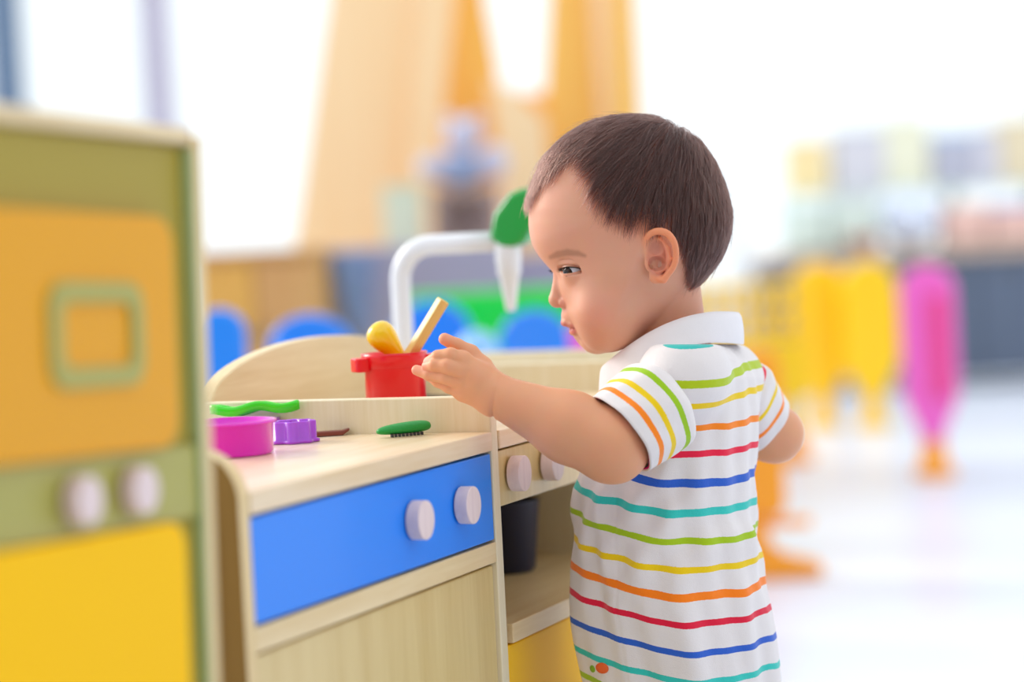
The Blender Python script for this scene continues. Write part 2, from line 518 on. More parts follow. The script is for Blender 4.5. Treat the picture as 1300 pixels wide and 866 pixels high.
obj('window_ring', bm, M_ringg, d1)
obj('lower_door', prism(rrect(-0.26, -0.040, 0.06, zt2, 0.016), -0.004, 0.0055), M_yellow, fr, bevel=0.001)
obj('edge_strip', box(-0.30, -0.015, 0.002, 0.0058, zt2 + 0.001, zb1 - 0.001), M_ringg, fr)
for px, py, yy in ((66, 657, 1.265), (166, 637, 1.315)):
    p = W(px - 30, py, yy)
    lx = (p.x - fc.x) * KX.x + (p.y - fc.y) * KX.y
    knob(fr, lx, p.z, 0.0130, 0.010)

# ================================================================== THINGS ON THE WORKTOP
EPS = 0.0004
# magenta round tray
p = Wz(303, 578, ZT)
cx = K0 + KX * 0.055 + KY * 0.070
px0 = Wz(289, 578, ZT)
tray = obj('cutter_box', lathe([(0, 0), (0.034, 0), (0.0355, 0.0015), (0.0365, 0.0235), (0.0390, 0.0240), (0.0390, 0.0262), (0.035, 0.0262), (0.0338, 0.003), (0, 0.003)], 40), M_magenta, smooth=True)
tray.location = (px0.x, px0.y, ZT + EPS)
tag(tray, 'translucent magenta round toy cup at the near end of the worktop', 'toy cup')
# purple scalloped cutter
q = Wz(373, 562, ZT)
def flower(r, amp, nn, n=72):
    return [((r + amp * math.cos(nn * 2 * math.pi * i / n)) * math.cos(2 * math.pi * i / n), (r + amp * math.cos(nn * 2 * math.pi * i / n)) * math.sin(2 * math.pi * i / n)) for i in range(n)]
bm = bmesh.new()
rings = []
for (r, z) in ((0.0150, 0.003), (0.0150, 0.0165), (0.0162, 0.0175), (0.0172, 0.0165), (0.0172, 0.003), (0.0196, 0.002), (0.0196, 0.0), (0.0150, 0.0)):
    rings.append([bm.verts.new((x, y, z)) for x, y in flower(r, 0.0016, 8)])
for a, b in zip(rings, rings[1:] + rings[:1]):
    for i in range(72):
        bm.faces.new((a[i], a[(i + 1) % 72], b[(i + 1) % 72], b[i]))
pc = obj('cookie_cutter', bm, M_purple, smooth=True)
pc.location = (q.x, q.y, ZT + EPS)
tag(pc, 'purple scalloped cookie cutter ring right of the magenta cup', 'cookie cutter')
# lime green wavy cutter lying behind, leaning over the cup
g = Wz(328, 556, ZT) + KY * 0.008
bm = bmesh.new()
pth = []
for i in range(61):
    a = 2 * math.pi * i / 60
    r = 1 + 0.22 * math.cos(3 * a)
    pth.append((0.036 * r * math.cos(a), 0.012 * r * math.sin(a), 0))
ringsA = []
for (off, z) in ((0.0, 0.0), (0.0, 0.007), (0.0015, 0.008), (0.003, 0.007), (0.003, 0.0)):
    ringsA.append([bm.verts.new((x * (1 - off * 25), y * (1 - off * 60), z + 0.0018 * math.sin(x * 150))) for x, y, _ in pth[:-1]])
for a, b in zip(ringsA, ringsA[1:] + ringsA[:1]):
    for i in range(60):
        bm.faces.new((a[i], a[(i + 1) % 60], b[(i + 1) % 60], b[i]))
lc = obj('cookie_cutter', bm, M_lime, smooth=True)
lc.location = (g.x, g.y, ZT + 0.0205)
lc.rotation_euler = (math.radians(-4), math.radians(-2), math.radians(-8))
tag(lc, 'lime green wavy cookie cutter lying on top behind the magenta cup', 'cookie cutter')
# a second clear-lilac block under the lime cutter
q2 = Wz(338, 555, ZT) + KY * 0.010
b2 = obj('cutter_box', lathe([(0, 0), (0.018, 0), (0.019, 0.0015), (0.0198, 0.013), (0.0212, 0.0135), (0.0212, 0.0155), (0, 0.0155)], 36), M_purple, smooth=True)
b2.location = (q2.x, q2.y, ZT + EPS)
tag(b2, 'violet toy lid hidden behind the magenta cup under the lime cutter', 'toy lid')
# brown stick
a_, b_ = Wz(396, 555, ZT), Wz(444, 552, ZT)
d = b_ - a_
L = d.length
bm = bmesh.new()
pr = [(-0.006, 0.0), (0.006, 0.0), (0.0052, 0.004), (-0.0052, 0.004)]
v0 = [bm.verts.new((0, y, z)) for y, z in pr]
v1 = [bm.verts.new((L - 0.006, y, z)) for y, z in pr]
v2 = [bm.verts.new((L, y * 0.5, z + (0.0015 if z > 0 else 0.0035))) for y, z in pr]
bm.faces.new(v0[::-1]); bm.faces.new(v2)
for s, e in ((v0, v1), (v1, v2)):
    for i in range(4): bm.faces.new((s[i], s[(i + 1) % 4], e[(i + 1) % 4], e[i]))
br = obj('toy_chocolate_bar', bm, M_brown, bevel=0.0008)
br.location = (a_.x, a_.y, ZT + EPS)
br.rotation_euler = (0, 0, math.atan2(d.y, d.x))
tag(br, 'flat brown toy bar lying behind the purple cutter', 'toy food')
# green cucumber half with a serrated underside
a_, b_ = Wz(479, 557, ZT), Wz(546, 551, ZT)
d = b_ - a_
L = d.length
bm = bmesh.new()
NS, NR = 28, 20
rg = []
for i in range(NS + 1):
    t = i / NS
    rr = math.sin(math.pi * min(1, max(0, t))) ** 0.5 if 0 < t < 1 else 0.0
    rr *= 0.60 + 0.40 * t
    x = L * (0.5 - 0.5 * math.cos(math.pi * t))
    zc = 0.0042
    if i in (0, NS):
        rg.append([bm.verts.new((x, 0, zc + (0.003 if i else -0.001)))])
        continue
    rg.append([bm.verts.new((x, 0.0085 * rr * math.cos(2 * math.pi * k / NR), zc + 0.002 * t + (0.0068 if math.sin(2 * math.pi * k / NR) > 0 else 0.0050) * rr * math.sin(2 * math.pi * k / NR))) for k in range(NR)])
for a, b in zip(rg[:-1], rg[1:]):
    for k in range(NR):
        j = (k + 1) % NR
        if len(a) == 1: bm.faces.new((a[0], b[k], b[j]))
        elif len(b) == 1: bm.faces.new((a[k], a[j], b[0]))
        else: bm.faces.new((a[k], a[j], b[j], b[k]))
ck = empty('toy_cucumber', (a_.x, a_.y, ZT + 0.0008), math.atan2(d.y, d.x), 'dark green toy cucumber lying alone on the worktop', 'toy food')
obj('peel', bm, M_cuke, ck, smooth=True)
bm = bmesh.new()
for i in range(9):
    x = L * (0.22 + 0.07 * i)
    box(x, x + 0.0016, -0.0064, -0.0030, -0.0004, 0.0020, bm)
obj('hook_strip', bm, M_dark, ck)

# red pot on the stove, with a yellow spoon and a wooden stick standing in it
pp = W(503, 503, 2.06)
pot = empty('toy_pot', (pp.x, pp.y, ZT + 0.0115), math.radians(20), 'red plastic toy pot on the stove holding a yellow spoon and a stick', 'toy pot')
PH = W(507, 447, 2.06).z - (ZT + 0.0115)
obj('bowl', lathe([(0, 0), (0.0222, 0), (0.0232, 0.002), (0.0240, PH * 0.6), (0.0245, PH - 0.013), (0.0270, PH - 0.012), (0.0280, PH - 0.003), (0.0285, PH), (0.0272, PH), (0.0255, PH - 0.004), (0.026, 0.004), (0, 0.003)], 48), M_red, pot, smooth=True)
for s in (-1, 1):
    bm = prism([(0.025, -0.010), (0.034, -0.010), (0.037, -0.007), (0.037, 0.007), (0.034, 0.010), (0.025, 0.010)], PH - 0.0150, PH - 0.003, 'XY')
    h_ = obj('handle', bm, M_red, pot, bevel=0.0015)
    h_.rotation_euler = (0, 0, 0 if s < 0 else math.pi)
# spoon
sp_t = W(486, 428, 2.06) - pot.location
sp_b = W(522, 468, 2.06) - pot.location
sp = empty('toy_spoon', pot.location, 0, 'yellow plastic toy spoon with round bowl leaning out of the red pot', 'toy spoon')
ax = (sp_t - sp_b)
bm = tube([sp_b, sp_b + ax * 0.3, sp_b + ax * 0.5], [0.0035, 0.004, 0.0055], 12)
obj('handle', bm, M_yel_p, sp, smooth=True)
axn = ax.normalized()
q_ = Vector((0, 0, 1)).rotation_difference(axn).to_matrix().to_4x4()
Ls = ax.length
bm = lathe([(0, Ls * 0.30), (0.0050, Ls * 0.36), (0.0068, Ls * 0.5), (0.0092, Ls * 0.70), (0.0116, Ls * 0.90), (0.0126, Ls * 1.06), (0.0118, Ls * 1.2), (0.0088, Ls * 1.31), (0.0044, Ls * 1.37), (0, Ls * 1.385)], 28, mtx=Matrix.Translation(sp_b) @ q_)
obj('spoon_bowl', bm, M_yel_p, sp, smooth=True)
# stick
st_t = W(563, 381, 2.055) - pot.location
st_b = W(520, 452, 2.055) - pot.location
dd = (st_t - st_b).normalized()
st_b = st_b - dd * 0.036
stick = obj('wooden_stick', box(-0.0045, 0.0045, -0.0045, 0.0045, 0, (st_t - st_b).length), M_stick, bevel=0.0012)
stick.rotation_euler = (dd.to_track_quat('Z', 'Y') @ Euler((0, 0, math.radians(30))).to_quaternion()).to_euler()
stick.location = pot.location + st_b
tag(stick, 'square pale wooden stick leaning out of the red pot', 'stick')
# small black toy piece seen between rail and arch
lp = W(396, 497, 2.10)
lid = obj('toy_block', box(-0.006, 0.006, -0.005, 0.005, 0, 0.018), M_dark, bevel=0.0015)
lid.location = (lp.x, lp.y, ZT + 0.0005)
lid.rotation_euler = (0, 0, 0.4)
tag(lid, 'small black toy block standing in front of the wooden arch', 'toy block')
# dark pan inside the oven niche
op = K0 + KX * (X1 + 0.300) + KY * 0.120
pan = empty('toy_saucepan', (op.x, op.y, 0.4024), ANG, 'dark navy toy saucepan standing inside the open oven', 'toy pan')
obj('pan', lathe([(0, 0), (0.024, 0), (0.027, 0.004), (0.033, 0.066), (0.035, 0.068), (0.0315, 0.068), (0.024, 0.005), (0, 0.005)], 40), M_navy, pan, smooth=True)
obj('handle', tube([(0.031, 0, 0.058), (0.045, 0.008, 0.060), (0.085, 0.02, 0.062)], [0.006, 0.006, 0.0075], 12), M_navy, pan, smooth=True)

# ================================================================== THE CHILD
# Modelled in millimetres on the axes X (child's back side), Y (away), Z (up) of a frame
# two metres in front of the camera, then placed in the room.
D0 = 2000.0
VOX = 1.0
def C(px, py, dy=0.0):
    s = (D0 + dy) / FPX
    return np.array([(px - 650) * s, dy, -(py - 433) * s])

def to_world(P):
    P = np.asarray(P, dtype=np.float64)
    r, u, f = np.array(CR), np.array(CU), np.array(CF)
    return np.array(CAM) + (P[:, :1] * r + P[:, 2:3] * u + (D0 + P[:, 1:2]) * f) / 1000.0

# ---------- distance-field toolkit
def smin(a, b, k):
    h = np.clip(0.5 + 0.5 * (b - a) / k, 0, 1)
    return b * (1 - h) + a * h - k * h * (1 - h)
def smax(a, b, k): return -smin(-a, -b, k)
def sph(p, c, r): return np.linalg.norm(p - c, axis=1) - r
def cap(p, a, b, ra, rb):
    ab = b - a
    t = np.clip(((p - a) @ ab) / (ab @ ab), 0, 1)
    return np.linalg.norm(p - a - t[:, None] * ab, axis=1) - (ra + (rb - ra) * t)
def chain(p, pts, rs, k=2.0):
    d = cap(p, pts[0], pts[1], rs[0], rs[1])
    for i in range(1, len(pts) - 1):
        d = smin(d, cap(p, pts[i], pts[i + 1], rs[i], rs[i + 1]), k)
    return d
def ell(p, c, r, R=None):
    q = p - c
    if R is not None: q = q @ R
    r = np.asarray(r, float)
    k0 = np.linalg.norm(q / r, axis=1)
    k1 = np.linalg.norm(q / (r * r), axis=1) + 1e-9
    return k0 * (k0 - 1) / k1

def catmull(pts, n=8):
    P = np.asarray(pts, float)
    out = []
    for i in range(len(P)):
        p0, p1, p2, p3 = P[i - 1], P[i], P[(i + 1) % len(P)], P[(i + 2) % len(P)]
        for j in range(n):
            t = j / n
            out.append(0.5 * ((2 * p1) + (-p0 + p2) * t + (2 * p0 - 5 * p1 + 4 * p2 - p3) * t * t + (-p0 + 3 * p1 - 3 * p2 + p3) * t ** 3))
    return np.array(out)

def poly_sd(Q, P):
    """signed distance (positive inside) of points Q to closed polygon P"""
    best = np.full(len(Q), 1e9)
    ins = np.zeros(len(Q), bool)
    for i in range(len(P)):
        a, b = P[i], P[(i + 1) % len(P)]
        ab = b - a
        l2 = ab @ ab
        if l2 < 1e-9: continue
        t = np.clip(((Q - a) @ ab) / l2, 0, 1)
        best = np.minimum(best, ((Q - a - t[:, None] * ab) ** 2).sum(1))
        c = ((a[1] > Q[:, 1]) != (b[1] > Q[:, 1]))
        x = a[0] + (Q[:, 1] - a[1]) * (b[0] - a[0]) / (b[1] - a[1] if abs(b[1] - a[1]) > 1e-9 else 1e-9)
        ins ^= c & (Q[:, 0] < x)
    return np.where(ins, 1, -1) * np.sqrt(best)

class Grid2:
    def __init__(s, P, lo, hi, h, blur=0):
        s.lo, s.h = np.array(lo, float), h
        s.n = (int((hi[0] - lo[0]) / h) + 1, int((hi[1] - lo[1]) / h) + 1)
        X, Y = np.meshgrid(np.arange(s.n[0]) * h + lo[0], np.arange(s.n[1]) * h + lo[1], indexing='ij')
        g = poly_sd(np.stack([X.ravel(), Y.ravel()], 1), P).reshape(s.n)
        for _ in range(blur):
            q = np.pad(g, 1, mode='edge')
            g = (q[1:-1, 1:-1] * 2 + q[:-2, 1:-1] + q[2:, 1:-1] + q[1:-1, :-2] + q[1:-1, 2:]) / 6
        s.g = g
    def __call__(s, u, v):
        x = np.clip((u - s.lo[0]) / s.h, 0, s.n[0] - 1.001)
        y = np.clip((v - s.lo[1]) / s.h, 0, s.n[1] - 1.001)
        i, j = x.astype(int), y.astype(int)
        fx, fy = x - i, y - j
        g = s.g
        return (g[i, j] * (1 - fx) + g[i + 1, j] * fx) * (1 - fy) + (g[i, j + 1] * (1 - fx) + g[i + 1, j + 1] * fx) * fy

def grad(f, P, e=0.4):
    k = np.array([[1, -1, -1], [-1, -1, 1], [-1, 1, -1], [1, 1, 1]], float)
    g = sum(ki * f(P + ki * e)[:, None] for ki in k)
    n = np.linalg.norm(g, axis=1, keepdims=True) + 1e-9
    return g / n, n[:, 0] / (4 * e)

def mesh_field(f, lo, hi, h, nb=4, slack=1.35, newton=2):
    """surface-net mesh of f<0, evaluated only in blocks near the surface"""
    lo = np.array(lo, float)
    H = h * nb
    nB = np.ceil((np.array(hi) - lo) / H).astype(int)
    # two-level culling
    big = 4
    nG = np.ceil(nB / big).astype(int)
    G = np.stack(np.meshgrid(*[np.arange(n) for n in nG], indexing='ij'), -1).reshape(-1, 3)
    v = f(lo + (G + 0.5) * H * big)
    G = G[np.abs(v) < H * big * 0.866 * slack + h]
    off = np.stack(np.meshgrid(*[np.arange(big)] * 3, indexing='ij'), -1).reshape(-1, 3)
    B = (G[:, None, :] * big + off[None]).reshape(-1, 3)
    B = B[(B < nB).all(1)]
    v = f(lo + (B + 0.5) * H)
    B = B[np.abs(v) < H * 0.866 * slack + h * 0.5]
    lat = np.stack(np.meshgrid(*[np.arange(nb)] * 3, indexing='ij'), -1).reshape(-1, 3)
    S = (nB * nb + 3).astype(np.int64)
    key = lambda I: (I[:, 0] * S[1] + I[:, 1]) * S[2] + I[:, 2]
    lat1 = np.stack(np.meshgrid(*[np.arange(nb + 1)] * 3, indexing='ij'), -1).reshape(-1, 3)
    PT = (B[:, None, :] * nb + lat1[None]).reshape(-1, 3)
    K = np.unique(key(PT))
    I = np.stack([K // (S[1] * S[2]), (K // S[2]) % S[1], K % S[2]], 1)
    V = np.empty(len(K))
    for s in range(0, len(K), 400000):
        V[s:s + 400000] = f(lo + I[s:s + 400000] * h)
    cells = (B[:, None, :] * nb + lat[None]).reshape(-1, 3)
    corners = np.array([[i, j, k] for i in (0, 1) for j in (0, 1) for k in (0, 1)])
    ck = key(cells)
    ci = np.stack([np.searchsorted(K, key(cells + c)) for c in corners], 1)
    cv = V[ci]
    sg = cv < 0
    act = sg.any(1) & ~sg.all(1)
    cells, ck, cv, sg = cells[act], ck[act], cv[act], sg[act]
    o = np.argsort(ck)
    cells, ck, cv, sg = cells[o], ck[o], cv[o], sg[o]
    acc = np.zeros((len(cells), 3)); cnt = np.zeros(len(cells))
    for a in range(8):
        for b in range(a + 1, 8):
            if np.abs(corners[a] - corners[b]).sum() != 1: continue
            m = sg[:, a] != sg[:, b]
            t = cv[m, a] / (cv[m, a] - cv[m, b])
            acc[m] += corners[a] + t[:, None] * (corners[b] - corners[a])
            cnt[m] += 1
    P = lo + (cells + acc / cnt[:, None]) * h
    faces = []
    for ax in range(3):
        c1 = [0, 0, 0]; c1[ax] = 1
        i0 = 0
        i1 = c1[0] * 4 + c1[1] * 2 + c1[2]
        m = np.where(sg[:, i0] != sg[:, i1])[0]
        b, c = (ax + 1) % 3, (ax + 2) % 3
        db = np.zeros(3, int); db[b] = 1
        dc = np.zeros(3, int); dc[c] = 1
        q = []
        ok = np.ones(len(m), bool)
        for d in (np.zeros(3, int), db, db + dc, dc):
            kk = key(cells[m] - d)
            ix = np.clip(np.searchsorted(ck, kk), 0, len(ck) - 1)
            ok &= ck[ix] == kk
            q.append(ix)
        q = np.stack(q, 1)[ok]
        fl = sg[m, i0][ok]
        q[~fl] = q[~fl][:, ::-1]
        faces.append(q)
    F = np.concatenate(faces)
    for _ in range(newton):
        g, gl = grad(f, P)
        d = f(P) / np.maximum(gl, 0.3)
        P = P - g * np.clip(d, -h * 0.6, h * 0.6)[:, None]
    return P, F

def make_mesh(name, P, F, base, mats, parent=None, attrs=None, smooth=True):
    Wp = to_world(P) - np.array(base)
    me = bpy.data.meshes.new(name)
    k = F.shape[1]
    me.vertices.add(len(P)); me.vertices.foreach_set('co', Wp.astype(np.float32).ravel())
    me.loops.add(F.size); me.loops.foreach_set('vertex_index', F.astype(np.int32).ravel())
    me.polygons.add(len(F)); me.polygons.foreach_set('loop_start', (np.arange(len(F)) * k).astype(np.int32))
    me.update(calc_edges=True)
    me.validate()
    if smooth: me.polygons.foreach_set('use_smooth', [True] * len(me.polygons))
    for an, val in (attrs or {}).items():
        if val.ndim == 1:
            a = me.attributes.new(an, 'FLOAT', 'POINT'); a.data.foreach_set('value', val.astype(np.float32))
        else:
            a = me.attributes.new(an, 'FLOAT_COLOR', 'POINT')
            a.data.foreach_set('color', np.concatenate([val, np.ones((len(val), 1))], 1).astype(np.float32).ravel())
    for m in (mats if isinstance(mats, (list, tuple)) else [mats]): me.materials.append(m)
    o = bpy.data.objects.new(name, me)
    COL.objects.link(o)
    if parent: o.parent = parent
    return o

def grid_mesh(rows, closed_u=False, closed_v=False):
    """rows: (n, m, 3) array -> P, F"""
    R = np.asarray(rows, float)
    n, m, _ = R.shape
    idx = np.arange(n * m).reshape(n, m)
    i0 = idx if closed_u else idx[:-1]
    i1 = np.roll(idx, -1, 0) if closed_u else idx[1:]
    a, b = (i0, i1)
    if closed_v:
        a2, b2 = np.roll(a, -1, 1), np.roll(b, -1, 1)
    else:
        a, a2, b, b2 = a[:, :-1], a[:, 1:], b[:, :-1], b[:, 1:]
    F = np.stack([a.ravel(), a2.ravel(), b2.ravel(), b.ravel()], 1)
    return R.reshape(-1, 3), F

# ---------- head frame: a = along the profile plane, b = towards the camera, small yaw
YAW = math.radians(7)
HC = C(800, 300, 25)                     # head centre
HA = np.array([math.cos(YAW), math.sin(YAW), 0.0])
HB = np.array([math.sin(YAW), -math.cos(YAW), 0.0])
HZ = np.array([0, 0, 1.0])
HS = (D0 + 25) / FPX                     # mm per photo pixel at the head
def to_head(p):
    q = p - HC
    return q @ HA, q @ HB, q @ HZ
def hp(px, py, b=0.0):
    """head point whose image is (px, py) with lateral offset b (mm, + = near side)"""
    z = -(py - 300) * HS
    a = ((px - 800) * HS - b * math.sin(YAW)) / math.cos(YAW)
    return HC + HA * a + HB * b + HZ * z
def hmid(px, py):
    return np.array([((px - 800) * HS) / math.cos(YAW), -(py - 300) * HS])

skull = [(672, 278), (672.5, 292), (676, 309), (684, 324), (694, 336), (703, 346), (706.5, 354), (708, 366), (711, 378), (714.5, 390), (716, 400), (720.5, 410), (726, 419), (732, 427),
         (737.5, 432), (741, 438), (748, 444.5), (758, 447.5), (770, 446), (788, 440), (808, 431), (826, 420), (843, 405), (858, 388), (874, 368), (893, 348), (910, 325),
         (920, 298), (922, 270), (914, 238), (900, 206), (880, 179), (856, 162), (828, 153), (792, 151.5), (756, 158), (722, 176), (697, 202), (680, 236), (673, 262)]
skull_mm = np.array([hmid(*p) for p in skull])
SK = Grid2(catmull(skull_mm, 5), (-110, -125), (110, 125), 1.0, blur=3)

EYE = {}
for s in (1, -1):
    EYE[s] = hp(731.5, 344.5, 0) * 0      # placeholder, filled below
def eye_c(s):
    a, b, z = nearpx(730.5, 344.0, 24.5)
    return HC + HA * a + HB * b * s + HZ * z
ER = 10.6
def nearpx(px, py, b):
    """feature given by its near-side pixel, returned for both sides: (a, |b|, z)"""
    s = HS - b * math.cos(YAW) / FPX
    z = -(py - 433) * s - HC[2]
    a = ((px - 650) * s - HC[0] - b * math.sin(YAW)) / math.cos(YAW)
    return np.array([a, b, z])
for s in (1, -1): EYE[s] = eye_c(s)

FWD_E = np.array([-0.76, 0.65, 0.0]); FWD_E /= np.linalg.norm(FWD_E)
SID_E = np.array([-FWD_E[1], FWD_E[0], 0.0])
F_n = {}
def NP(*t): return nearpx(*t)
def f_head(p, hair=False):
    a, b, z = to_head(p)
    ab = np.abs(b)
    q = np.stack([a, ab, z], 1)
    s = SK(a, z)
    # half width narrows towards the jaw and the face
    Wd = 66.0 - 12.0 * np.clip((-z - 30) / 60, 0, 1) - 5.0 * np.clip((-a - 20) / 60, 0, 1)
    t = np.clip(ab / Wd, 0, 0.9995)
    R, ex = 84.0, 2.4
    rt_ = np.sqrt(1 - t ** ex)
    sl = np.minimum(R * ex * t ** (ex - 1) / (2 * rt_) / Wd, 2.5)
    d1 = -(s - R * (1 - rt_)) / np.sqrt(1 + sl * sl)
    x = np.clip(s / R, 0.02, 0.999)
    inn = 1 - (1 - x) ** 2
    dab = Wd / ex * inn ** (1 / ex - 1) * 2 * (1 - x) / R
    d2 = (ab - Wd * inn ** (1 / ex)) / np.sqrt(1 + dab * dab)
    wq = np.clip((s / R - 0.15) / 0.25, 0, 1)
    base = d1 * (1 - wq) + d2 * wq
    d = base
    m = (a < 30) & (z < 24) & (z > -105)
    if m.any():
        Q = q[m]; D = d[m]
        mid = lambda px, py, bb=0.0: np.array([((px - 800) * HS - bb * math.sin(YAW)) / math.cos(YAW), bb, -(py - 300) * HS])
        # cheeks and jowl
        D = smin(D, ell(Q, NP(770, 396, 33), (24, 19, 22)), 16)
        D = smin(D, ell(Q, NP(774, 424, 21), (20, 16, 13)), 12)
        # nose
        D = smin(D, cap(Q, mid(708, 352), mid(705.5, 379), 3.4, 5.2), 5)
        D = smin(D, sph(Q, mid(706.6, 381.5), 6.1), 3.5)
        D = smin(D, ell(Q, mid(717, 384.5, 7.6), (5.6, 3.8, 4.2)), 2.0)
        D = smax(D, -ell(Q, mid(710.5, 391.6, 4.1), (2.6, 1.7, 1.6)), 0.8)
        # philtrum / muzzle
        D = smin(D, ell(Q, mid(725.5, 403), (8.2, 12, 7.5)), 5)
        # lips
        D = smin(D, chain(Q, [mid(716.2, 409.2, 0), mid(718.6, 409.6, 5), mid(726, 412, 11), mid(735.5, 414.8, 15.5)], [3.0, 3.0, 2.3, 1.0], 1.5), 1.6)
        D = smin(D, chain(Q, [mid(728.6, 421.2, 0), mid(730, 421, 6), mid(734, 418.6, 11.5), mid(737, 416.3, 15)], [3.5, 3.3, 2.3, 1.0], 1.5), 1.6)
        D = smax(D, -chain(Q, [mid(711, 414.6, 0), mid(721, 415.4, 5), mid(730, 415.6, 11.5), mid(736.5, 415.8, 16.5)], [0.75, 0.75, 0.7, 0.5], 0.5), 0.7)
        # chin
        D = smin(D, ell(Q, mid(756, 434.5), (10.5, 12, 8.6)), 6)
        # eye socket for the ball
        e = np.array([*(np.array(to_head(EYE[1][None]))[:, 0])]); e[1] = abs(e[1])
        D = smin(D, sph(Q, e, ER + 0.75), 5.0)
        fw = FWD_E; dv = Q - e
        rr = np.linalg.norm(dv, axis=1) + 1e-6
        el = np.arcsin(np.clip(dv[:, 2] / rr, -1, 1)); az = np.arctan2(dv @ SID_E, dv @ FWD_E)
        wedge = np.maximum(np.abs(el - 0.02) - 0.38 * np.sqrt(np.clip(1 - (az / 1.25) ** 2, 0, 1)), np.abs(az) - 1.25) * ER
        D = smax(D, -np.maximum(np.maximum(wedge, rr - ER - 5), ER - 2.5 - rr), 0.3)
        # crease above the upper lid
        D = D + 0.75 * np.exp(-((el - 0.62 + 0.12 * az ** 2) / 0.07) ** 2) * np.clip(1 - (az / 1.3) ** 2, 0, 1) * (rr < ER + 6) * (np.abs(az) < 1.3)
        d = d.copy(); d[m] = D
    # ears
    m = (np.abs(a - 25) < 42) & (np.abs(z + 17) < 42) & (ab > 38)
    if m.any() and not hair:
        d = d.copy(); d[m] = smin(d[m], f_ear(q[m]), 2.2)
    return d

def EP(px, py, b):                      # ear point from zoomed ear picture pixel
    return NP(px, py, b)
def f_ear(Q):
    # axes: ear plane tilts outward towards its rear edge
    def e(px, py, out=0.0):
        b = 63.5 + (px - 822) * 0.16 + out
        return NP(px, py, b)
    hel = [e(826, 331, -3), e(819.5, 322, -1.5), e(818.5, 309, 1), e(824, 298, 3), (e(836, 293.5, 4)), e(848, 297, 4.5), e(856, 308, 4.5), e(858.5, 322, 3.5), e(856.5, 336, 2.5), e(848, 348, 1), e(839, 354.5, 0)]
    hr_ = [2.0, 2.3, 2.5, 2.7, 2.9, 2.9, 2.7, 2.5, 2.4, 2.6, 3.4]
    hs_ = catmull(np.array([np.append(v, r) for v, r in zip(hel, hr_)]), 3)[:31]
    D = chain(Q, [v[:3] for v in hs_], [v[3] for v in hs_], 0.6)
    pl = ell(Q, e(838, 324, -2.0), (13.0, 2.8, 20.0))
    D = smin(D, pl, 1.8)
    D = smin(D, ell(Q, e(832.5, 352, -1), (5.4, 3.2, 5.4)), 2.2)             # lobe
    anti = [e(838, 303, 0.5), e(847, 315, 2.0), e(849.5, 328, 2.0), e(845, 339, 1.2), (e(836, 345, 1.0))]
    D = smin(D, chain(Q, anti, [1.8, 2.1, 2.3, 2.2, 2.2], 1.2), 1.4)
    D = smin(D, cap(Q, e(822.5, 322.5, 0), e(833, 324.5, 1.0), 1.7, 1.6), 1.2)  # crus
    D = smin(D, ell(Q, e(823, 336, 0.5), (2.6, 2.6, 4.0)), 1.6)              # tragus
    D = smax(D, -ell(Q, e(834.5, 334.5, 2.0), (7.2, 7.0, 6.2)), 1.1)         # concha
    D = smax(D, -ell(Q, e(832, 314, 2.4), (6.8, 3.4, 6.6)), 1.1)             # fossa above the crus
    D = smax(D, -chain(Q, [e(832, 300.5, 3.4), e(844, 302, 4.0), e(851.5, 311, 4.0), e(853.5, 324, 3.6)], [1.3, 1.3, 1.2, 0.9], 1), 0.9)
    D = smax(D, -ell(Q, e(828, 338, 0.5), (2.2, 5.5, 2.6)), 0.8)             # canal
    # root joins the head
    D = smin(D, cap(Q, NP(826, 312, 56), NP(830, 342, 55), 5.5, 5.0), 4.0)
    return D

# ---------- limbs
SH_L, EL_L, WR_L = C(872, 494, -32), C(772, 564, -88), C(631, 502, -72)
SH_R, EL_R = C(922, 500, 62), C(983, 551, 112)
WR_R = C(880, 545, 165)

def hand_points(mirror=None):
    dy = -70
    H = {}
    H['palm'] = [(C(626, 501, dy - 0), 16.5), (C(604, 485, dy), 18.5), (C(588, 474, dy), 14.0)]
    H['thumb'] = [(C(611, 468, dy + 10), 9.0), (C(596, 450, dy + 12), 8.2), (C(580, 438.5, dy + 8), 5.6), (C(564.5, 430.5, dy + 4), 4.9)]
    H['index'] = [(C(586, 459, dy - 5), 7.6), (C(572, 451.5, dy - 9), 6.2), (C(556, 453.5, dy - 6), 5.4), (C(544, 459.5, dy + 1), 4.3)]
    H['middle'] = [(C(584, 471, dy - 9), 7.6), (C(568, 465, dy - 13), 6.0), (C(552, 463.5, dy - 9), 5.1), (C(542, 465, dy - 2), 4.3)]
    H['ring'] = [(C(585, 484, dy - 7), 7.2), (C(566, 478.5, dy - 8), 5.8), (C(545, 475.5, dy - 1), 5.0), (C(529, 470, dy + 5), 4.2)]
    H['pinky'] = [(C(588, 496, dy - 2), 6.8), (C(570, 491, dy - 1), 5.2), (C(556, 484.5, dy + 4), 4.6), (C(545.5, 478, dy + 9), 4.0)]
    return H
HL = hand_points()
